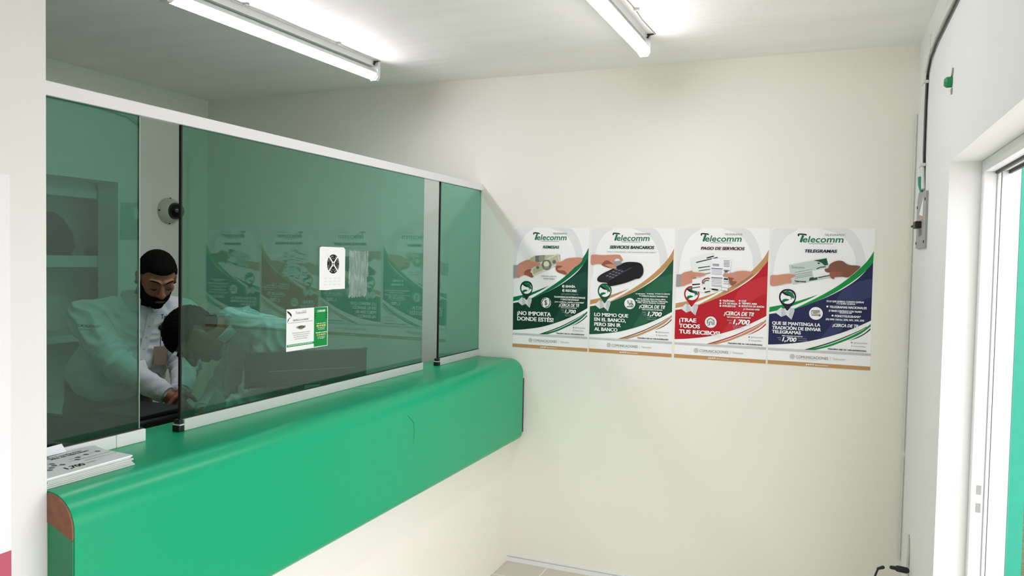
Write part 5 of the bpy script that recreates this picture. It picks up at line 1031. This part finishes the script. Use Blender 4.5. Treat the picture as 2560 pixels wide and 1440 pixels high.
def hand(mb, wrist, knuckle, palm_n, thumb_s, curl, size=1.0):
    """palm with five fingers; palm_n points out of the palm, thumb_s = +1/-1 side of the thumb"""
    mt = M_skin; w = Vector(wrist); d = Vector(knuckle) - w; L = d.length; d.normalize(); n = Vector(palm_n); n = (n - d * n.dot(d)).normalized(); s = d.cross(n) * thumb_s
    mb.loft([(w - d * .03, s * .026, n * .021), (w, s * .028, n * .019), (w + d * L * .5, s * .039, n * .017), (w + d * L * .95, s * .042, n * .013), (w + d * (L + .008), s * .038, n * .009)], mt, 16)
    for i, (off, l, r) in enumerate(((.031, .068, .0092), (.0105, .076, .0095), (-.0105, .070, .0090), (-.031, .056, .0080))):
        p = w + d * L + s * off; an = .25; dirs = d
        for k, f in enumerate((.45, .32, .25)):
            an += curl[k] + .06 * i; q = d * math.cos(an) + n * math.sin(an) + s * off * .6; q.normalize(); e = p + q * l * f; mb.capsule(p, r * (1 - .08 * k), e, r * (1 - .08 * (k + 1)), mt, 10); p = e
    p = w + d * L * .25 + s * .028; q = (s * .75 + d * .55 + n * .35).normalized(); e = p + q * .038; mb.capsule(p, .0135, e, .011, mt, 10); q2 = (d * .8 + n * .5 + s * .15).normalized(); e2 = e + q2 * .030; mb.capsule(e, .0108, e2, .0095, mt, 10); mb.capsule(e2, .0095, e2 + (d * .8 + n * .6 - s * .1).normalized() * .022, .0078, mt, 10)
def folds(seedv, amp, joints):
    """cloth creases: soft noise plus rings of folds gathered around the joints"""
    def f(p, n):
        w = p + Vector((noise.noise(p * 6), noise.noise(p * 6 + Vector((9, 0, 0))), noise.noise(p * 6 + Vector((0, 9, 0))))) * .05
        d = amp * .5 * noise.noise(p * 11 + Vector((seedv, 0, 0))) + amp * .9 * (.35 - abs(noise.noise(Vector((w.x * 9 + w.z * 7, w.y * 9 - w.z * 6, w.z * 17)) + Vector((0, seedv, 0)))))
        for J, ax, k in joints:
            q = p - Vector(J); r = q.length
            if r < .16: d += amp * .9 * (1 - r / .16) * (1 - 2 * abs(math.sin(.5 * k * q.dot(Vector(ax)) + 3 * noise.noise(p * 8))))
        return d
    return f
def strip(parent, name, surf, pts, half, thick, mt):
    """a narrow raised strip (placket, seam) following pts with side vectors"""
    m = MB(); vs = []
    for p, s, n in pts: p, s, n = Vector(p), Vector(s), Vector(n); vs += [p - s * half, p + s * half, p + s * half + n * thick, p - s * half + n * thick]
    fs = []
    for i in range(len(pts) - 1):
        for k in range(4): fs.append((i * 4 + k, i * 4 + (k + 1) % 4, i * 4 + 4 + (k + 1) % 4, i * 4 + 4 + k))
    m.add(vs, fs + [(3, 2, 1, 0), tuple(len(vs) - 4 + k for k in range(4))], mt); return m.build(name, parent)
from mathutils.bvhtree import BVHTree
def bvh_of(me): return BVHTree.FromPolygons([v.co.copy() for v in me.vertices], [tuple(p.vertices) for p in me.polygons])
def drape_text(bv, s, style, P0, ex, ey, w, h, n, mt, lift=.0018):
    """lettering laid on cloth: projected along -n on to the surface"""
    m = MB(); vs, fs = text_tris(s, style); x0 = min(v.x for v in vs); x1 = max(v.x for v in vs); out = []
    for v in vs:
        p = Vector(P0) + Vector(ex) * (w * (v.x - x0) / (x1 - x0)) + Vector(ey) * (h * v.y / CAP); hit = bv.ray_cast(p + Vector(n) * .15, -Vector(n)); out.append((hit[0] + Vector(n) * lift) if hit[0] else p)
    m.add(out, fs, mt); return m
def shoes(parent, feet, fwd):
    for x, y in feet:
        f = Vector(fwd); s = Vector((-f.y, f.x, 0)); c = Vector((x, y, 0)); m = MB()
        m.loft([(c - f * .08 + Vector((0, 0, .045)), s * .03, Vector((0, 0, .045))), (c + Vector((0, 0, .05)), s * .042, Vector((0, 0, .05))), (c + f * .1 + Vector((0, 0, .035)), s * .047, Vector((0, 0, .035))), (c + f * .17 + Vector((0, 0, .025)), s * .04, Vector((0, 0, .025))), (c + f * .195 + Vector((0, 0, .02)), s * .02, Vector((0, 0, .018)))], M_black, 16); m.build('shoe', parent, smooth=True)

Z = Vector((0, 0, 1))
# ---- standing man with a beard, looking down at his hands
s1 = Vector((.454, .891, 0)); f1 = Vector((.891, -.454, 0))
rsh, lsh = Vector((-3.035, 2.390, 1.318)), Vector((-2.835, 2.752, 1.318)); neck = Vector((-2.92, 2.587, 1.352)); hc = Vector((-2.780, 2.551, 1.488))
relb, rwr = Vector((-2.829, 2.371, 1.130)), Vector((-2.585, 2.433, .992)); lelb, lwr = Vector((-2.720, 2.660, 1.090)), Vector((-2.565, 2.485, .998)); pel = Vector((-3.087, 2.560, .93))
to, back, R = frame(hc, (.735, -.385, -.56), (.50, -.26, .83))
b = MB(); head(b, to, R)
b.capsule(neck - Z * .03, .062, to(0, -.03, -.05), .056, M_skin)
b.loft([(pel, s1 * .15, f1 * .10), (pel.lerp(neck, .4), s1 * .16, f1 * .11), (pel.lerp(neck, .8), s1 * .15, f1 * .085), (neck - Z * .01, s1 * .06, f1 * .06)], M_skin, 20)
for a, e, w_ in ((rsh, relb, rwr), (lsh, lelb, lwr)): b.capsule(a, .046, e, .038, M_skin); b.capsule(e, .036, w_, .027, M_skin)
for q in (-1, 1): b.capsule(pel + s1 * .09 * q, .08, pel + s1 * .10 * q + f1 * .02 - Z * .46, .055, M_skin); b.capsule(pel + s1 * .10 * q + f1 * .02 - Z * .46, .052, Vector((pel.x, pel.y, .09)) + s1 * .10 * q, .036, M_skin)
hand(b, rwr, rwr + Vector((.068, .012, -.062)), (.25, .55, -.55), 1, (.35, .5, .4)); hand(b, lwr, lwr + Vector((.035, -.035, -.075)), (-.3, -.55, -.5), -1, (.35, .5, .4))
bm_ = organic(b, .0042, 3); bodyroom = bm_.copy()
P1 = place_mesh(bm_, 'person', M_skin, None, (pel.x, pel.y, 0)); tag(P1, 'bearded man in a white shirt looking down at his hands behind the gap', 'person')
def hairp(p):
    l, f, u = back(p); r = math.sqrt(l * l + f * f + u * u)
    if r > .15 or u < -.075: return False
    line = .066 if f > .045 else (.066 - (.045 - f) * 1.25)
    if abs(l) > .062 and -.045 < f < .02 and u < .028: return False
    return u > max(line, -.07) or (f < .03 and u > .035 + f * .2 and abs(l) > .05)
shell(bodyroom, hairp, .007, M_hair, 'hair', P1, .003)
def beardp(p):
    l, f, u = back(p)
    if f < -.02 or u > -.006 or u < -.135: return False
    if abs(l) > .05: return u < -.018 and f < .05 + .25 * (-.018 - u)
    if u > -.043: return False
    if -.069 < u < -.056 and abs(l) < .019: return False
    return True
shell(bodyroom, beardp, .0045, M_hair, 'beard', P1, .003)
for q in (-1, 1): MB().tube([to(.011 * q, .0975, .036), to(.026 * q, .0935, .044), to(.042 * q, .083, .043), to(.052 * q, .072, .036)], [.0018, .0032, .0028, .0014], M_hair, 8).build('eyebrow', P1, smooth=True)

for q in (-1, 1): MB().tube([to(.018 * q, .0868, .0035), to(.0225 * q, .0882, .0005), to(.0275 * q, .0887, -.0012), to(.033 * q, .0875, -.0014), to(.0385 * q, .0850, .0002), to(.044 * q, .0815, .0032)], [.0008, .0014, .0017, .0017, .0014, .0008], M_hair, 6).build('eyelash', P1)
m = MB().capsule(to(-.019, .0945, -.059), .0052, to(.019, .0945, -.059), .0052, M_lip); m.build('lips', P1, smooth=True)
# shirt
c = MB(); sp = lambda z: pel + (neck - pel) * ((z - pel.z) / (neck.z - pel.z))
c.loft([(sp(.985) + f1 * .005, s1 * .175, f1 * .140 - Z * .045), (sp(1.01) + f1 * .012, s1 * .205, f1 * .168 - Z * .035), (sp(1.08) + f1 * .02, s1 * .224, f1 * .182), (sp(1.17) + f1 * .012, s1 * .205, f1 * .158), (sp(1.26), s1 * .20, f1 * .135), (sp(1.325), s1 * .175, f1 * .105), (sp(1.375), s1 * .085, f1 * .078)], M_shirt, 32)
c.capsule(rsh, .074, neck - s1 * .05 - Z * .01, .062, M_shirt); c.capsule(lsh, .074, neck + s1 * .05 - Z * .01, .062, M_shirt)
for a, e, w_ in ((rsh, relb, rwr), (lsh, lelb, lwr)): c.capsule(a, .074, e, .064, M_shirt); c.capsule(e, .062, e.lerp(w_, .86), .043, M_shirt)
sm = organic(c, .006, 4, folds(3, .017, [(relb, (rsh - rwr).normalized(), 130), (lelb, (lsh - lwr).normalized(), 130), (rsh + f1 * .05 - Z * .06, (.5, .5, .7), 150), (sp(1.02) + f1 * .15, (.2, .2, .95), 90), (lsh + f1 * .05 - Z * .07, (.5, -.5, .7), 150)]))
bv = bvh_of(sm)
lg = drape_text(bv, 'Telecomm', 'l', lsh - s1 * .12 + f1 * .1 - Z * .018, s1, Z, .088, .020, f1, M_thread); lg2 = drape_text(bv, 'TELÉGRAFOS', 'n', lsh - s1 * .09 + f1 * .1 - Z * .031, s1, Z, .052, .007, f1, M_thread)
arm_n = Vector((.30, -.95, .1)).normalized(); arm_x = Vector((.93, .30, -.05)).normalized(); apos = rsh.lerp(relb, .5) - arm_x * .06 + Z * .045
ab = drape_text(bv, 'COMUNICACIONES', 'l', apos, arm_x, Z, .085, .011, arm_n, M_thread); ab.v += []
ab2 = drape_text(bv, 'TELÉGRAFOS', 'n', apos + arm_x * .012 - Z * .014, arm_x, Z, .055, .006, arm_n, M_thread)
plk = []
for z in (1.355, 1.32, 1.27, 1.22, 1.17, 1.12, 1.07, 1.02):
    h = bv.ray_cast(sp(z) + f1 * .4 + s1 * .028, -f1)
    if h[0]: plk.append((h[0], s1, f1))
shirt = place_mesh(sm, 'shirt', M_shirt, P1)
lg.build('chest_logo', shirt); lg2.build('chest_lettering', shirt); ab.build('sleeve_lettering', shirt); ab2.build('sleeve_lettering', shirt)
strip(shirt, 'placket', None, plk, .016, .006, M_shirt)
for p, s, n in plk[2:6]: MB().lathe(p + n * .006, n, [(.0052, 0), (.0052, .0015), (0, .002)], M_cam_w, 12).build('button', shirt)
m = MB()
def collar(m, nk, up, fw, sd, r, h, open_=.5):
    K = 28; vs = []
    for k in range(K + 1):
        a = open_ * .5 + (2 * math.pi - open_) * k / K; d_ = fw * math.cos(a) * r * 1.08 + sd * math.sin(a) * r
        fr = max(0, math.cos(a)); vs += [nk + d_ + up * (h - .012 * fr), nk + d_ * 1.10 + up * (h * .95 - .012 * fr), nk + d_ * (1.22 + .30 * fr) - up * (.010 + .040 * fr), nk + d_ * (1.18 + .30 * fr) - up * (.012 + .040 * fr)]
    fs = []
    for k in range(K):
        for j in range(4): fs.append((k * 4 + j, k * 4 + (j + 1) % 4, k * 4 + 4 + (j + 1) % 4, k * 4 + 4 + j))
    m.add(vs, fs + [(3, 2, 1, 0), tuple(K * 4 + j for j in range(4))], M_shirt); return m
up1 = Vector((.22, -.1, .97)).normalized(); collar(m, neck + Z * .030, up1, f1, s1, .074, .046).build('collar', shirt, smooth=True)
for e, w_ in ((relb, rwr), (lelb, lwr)):
    d = (w_ - e).normalized(); a = d.orthogonal().normalized(); q = d.cross(a); w2 = e.lerp(w_, .98)
    m = MB().loft([(w2 - d * .068, a * .045, q * .047), (w2 - d * .06, a * .047, q * .049), (w2 - d * .004, a * .041, q * .043), (w2, a * .038, q * .040)], M_shirt, 22); m.build('cuff', shirt, smooth=True)
# identity card on a cord
hit = bv.ray_cast(sp(1.135) + f1 * .5 + s1 * .105, -f1); cp = hit[0] + f1 * .022
m = MB(); vs = [cp + s1 * a * .028 + Z * b_ * .043 + f1 * k * .0012 for k in (0, 1) for a, b_ in ((-1, 1), (1, 1), (1, -1), (-1, -1))]
m.add(vs, [(0, 1, 2, 3), (7, 6, 5, 4), (0, 4, 5, 1), (1, 5, 6, 2), (2, 6, 7, 3), (3, 7, 4, 0)], mat('card_brown', (150, 128, 112), .4)); m.build('name_badge', P1)
h = bv.ray_cast(cp + Z * .125 + f1 * .5 + s1 * .01, -f1); tp = h[0] + f1 * .006
m = MB(); m.ball(tp, (.012, .012, .012), M_black, n=12, lat=8); m.capsule(tp, .006, tp + Z * .02 + s1 * .008, .004, M_black, 8); m.build('badge_reel', P1, smooth=True)
MB().tube([tp, tp.lerp(cp + Z * .043, .5) + f1 * .004, cp + Z * .043], .0018, M_black, 6).build('badge_cord', P1)
# trousers and belt
c = MB(); kn = lambda q: pel + s1 * .105 * q + f1 * .03 - Z * .47
c.loft([(pel + Z * .075, s1 * .175, f1 * .140), (pel + Z * .03, s1 * .182, f1 * .148), (pel - Z * .06, s1 * .19, f1 * .14), (pel - Z * .14, s1 * .18, f1 * .12)], M_trouser, 28)
for q in (-1, 1): c.capsule(pel + s1 * .09 * q - Z * .06, .098, kn(q), .075, M_trouser); c.capsule(kn(q), .073, Vector((pel.x, pel.y, .10)) + s1 * .105 * q, .058, M_trouser)
place_mesh(organic(c, .008, 3, folds(9, .006, [(kn(1), (0, 0, 1), 120), (kn(-1), (0, 0, 1), 120)])), 'trousers', M_trouser, P1)
MB().loft([(pel + Z * .048, s1 * .184, f1 * .150), (pel + Z * .083, s1 * .182, f1 * .148)], M_black, 32).build('belt', P1, smooth=True)
shoes(P1, [(pel.x + s1.x * .105 * q, pel.y + s1.y * .105 * q) for q in (-1, 1)], f1)

# ---- second man, bent forward over the desk
s2 = Vector((.866, -.5, 0)); f2 = Vector((-.5, -.866, 0))
rsh, lsh = Vector((-2.425, 2.725, 1.280)), Vector((-2.095, 2.540, 1.272)); neck = Vector((-2.285, 2.500, 1.315)); hc = Vector((-2.351, 2.353, 1.269)); pel = Vector((-2.30, 2.98, .94))
relb, rwr = Vector((-2.365, 2.54, 1.035)), Vector((-2.300, 2.345, .965)); lelb, lwr = Vector((-2.165, 2.47, 1.010)), Vector((-2.25, 2.33, .945))
to, back, R = frame(hc, (-.12, -.22, -.965), (-.60, -.79, .02))
b = MB(); head(b, to, R); mid = rsh.lerp(lsh, .5)
ax2 = (neck - pel).normalized(); ch2 = ax2.cross(s2).normalized()
if ch2.z > 0: ch2 = -ch2
b.capsule(neck + (pel - neck) * .06, .060, to(0, -.03, -.05), .055, M_skin)
b.loft([(pel, s2 * .15, ch2 * .10), (pel.lerp(neck, .4), s2 * .16, ch2 * .11), (pel.lerp(neck, .8), s2 * .15, ch2 * .085), (neck, s2 * .06, ch2 * .06)], M_skin, 20)
for a, e, w_ in ((rsh, relb, rwr), (lsh, lelb, lwr)): b.capsule(a, .045, e, .038, M_skin); b.capsule(e, .036, w_, .027, M_skin)
for q in (-1, 1): b.capsule(pel + s2 * .09 * q, .08, pel + s2 * .10 * q + Vector((-.02, -.03, -.46)), .055, M_skin); b.capsule(pel + s2 * .10 * q + Vector((-.02, -.03, -.46)), .052, Vector((pel.x, pel.y, .09)) + s2 * .10 * q, .036, M_skin)
hand(b, rwr, rwr + Vector((.02, -.075, -.045)), (.2, -.1, -.9), -1, (.2, .3, .3)); hand(b, lwr, lwr + Vector((-.03, -.078, -.012)), (-.2, .1, -.9), 1, (.12, .2, .2))
bm_ = organic(b, .0042, 3); bodyroom = bm_.copy()
P2 = place_mesh(bm_, 'person', M_skin, None, (pel.x, pel.y, 0)); tag(P2, 'dark-haired man in a white shirt bending low over the desk behind the middle glass', 'person')
def hairp2(p):
    l, f, u = back(p); r = math.sqrt(l * l + f * f + u * u)
    if r > .15 or u < -.075: return False
    line = .062 if f > .045 else (.062 - (.045 - f) * 1.3)
    if abs(l) > .062 and -.045 < f < .02 and u < .028: return False
    return u > max(line, -.06) or (f < .03 and u > .03 + f * .2 and abs(l) > .05)
shell(bodyroom, hairp2, .012, M_hair, 'hair', P2, .005)
for q in (-1, 1): MB().tube([to(.011 * q, .0975, .036), to(.026 * q, .0935, .044), to(.042 * q, .083, .043), to(.052 * q, .072, .036)], [.0025, .0036, .0032, .0015], M_hair, 8).build('eyebrow', P2, smooth=True)

c = MB(); sp = lambda k: pel.lerp(neck, k)
c.loft([(sp(.05), s2 * .17, ch2 * .13), (sp(.25) + ch2 * .02, s2 * .185, ch2 * .145), (sp(.5), s2 * .195, ch2 * .14), (sp(.75), s2 * .195, ch2 * .12), (sp(.92), s2 * .15, ch2 * .092), (sp(1.0), s2 * .082, ch2 * .072)], M_shirt, 32)
c.capsule(rsh, .074, neck - s2 * .05, .06, M_shirt); c.capsule(lsh, .074, neck + s2 * .05, .06, M_shirt); c.capsule(rsh, .07, lsh, .07, M_shirt)
for a, e, w_ in ((rsh, relb, rwr), (lsh, lelb, lwr)): c.capsule(a, .074, e, .066, M_shirt); c.capsule(e, .062, e.lerp(w_, .85), .045, M_shirt)
sm = organic(c, .006, 4, folds(5, .015, [(lsh + Vector((.03, 0, -.06)), (.6, .6, .4), 140), (lelb, (lsh - lwr).normalized(), 120), (relb, (rsh - rwr).normalized(), 120), (sp(.6) + s2 * .15, (.1, .9, .3), 90)]))
bv = bvh_of(sm); vn = Vector((.66, -.62, .12)).normalized(); vx = Vector((.72, .62, -.08)).normalized()
lg = drape_text(bv, 'Telecomm', 'l', Vector((-2.165, 2.475, 1.165)), vx, Z, .085, .019, vn, M_thread)
shirt = place_mesh(sm, 'shirt', M_shirt, P2); lg.build('chest_logo', shirt)
up2 = (hc - neck).normalized(); collar(MB(), neck + up2 * .022, up2, ch2, s2, .076, .044).build('collar', shirt, smooth=True)
for e, w_ in ((relb, rwr), (lelb, lwr)):
    d = (w_ - e).normalized(); a = d.orthogonal().normalized(); q = d.cross(a); w2 = e.lerp(w_, .98)
    m = MB().loft([(w2 - d * .068, a * .047, q * .049), (w2 - d * .06, a * .048, q * .050), (w2 - d * .004, a * .041, q * .043), (w2, a * .038, q * .040)], M_shirt, 22); m.build('cuff', shirt, smooth=True)
m = MB(); p0 = neck + s2 * .055 + ch2 * .03; pts = [p0, Vector((-2.235, 2.40, 1.20)), Vector((-2.245, 2.395, 1.12)), Vector((-2.25, 2.395, 1.06))]
m.tube(pts, .004, mat('lanyard_cord', (150, 156, 152), .6), 6); m.build('lanyard', P2)
c = MB()
c.loft([(pel + ax2 * .05, s2 * .172, ch2 * .132), (pel, s2 * .18, ch2 * .14), (pel - Z * .08, s2 * .185, Vector((.5, .866, 0)) * .13), (pel - Z * .14, s2 * .175, Vector((.5, .866, 0)) * .12)], M_trouser, 28)
kn = lambda q: pel + s2 * .105 * q + Vector((-.02, -.04, -.47))
for q in (-1, 1): c.capsule(pel + s2 * .09 * q - Z * .05, .098, kn(q), .075, M_trouser); c.capsule(kn(q), .073, Vector((pel.x, pel.y, .10)) + s2 * .105 * q, .058, M_trouser)
place_mesh(organic(c, .008, 3, folds(4, .006, [(kn(1), (0, 0, 1), 120)])), 'trousers', M_trouser, P2)
shoes(P2, [(pel.x + s2.x * .105 * q, pel.y + s2.y * .105 * q) for q in (-1, 1)], f2)
# sheet of paper in his right hand
o = MB(); q4 = [Vector(p) for p in ((-2.268, 2.262, .905), (-2.172, 2.277, 1.088), (-2.133, 2.290, 1.03), (-2.135, 2.285, .90))]; n = (q4[1] - q4[0]).cross(q4[3] - q4[0]).normalized() * .0006
o.add([p - n for p in q4] + [p + n for p in q4], [(0, 1, 2, 3), (7, 6, 5, 4)] + [(k, (k + 1) % 4, 4 + (k + 1) % 4, 4 + k) for k in range(4)], M_paper)
tag(o.build('paper_sheet', origin=tuple(q4[0])), 'white sheet of paper held up at the bending man behind the middle glass', 'paper')
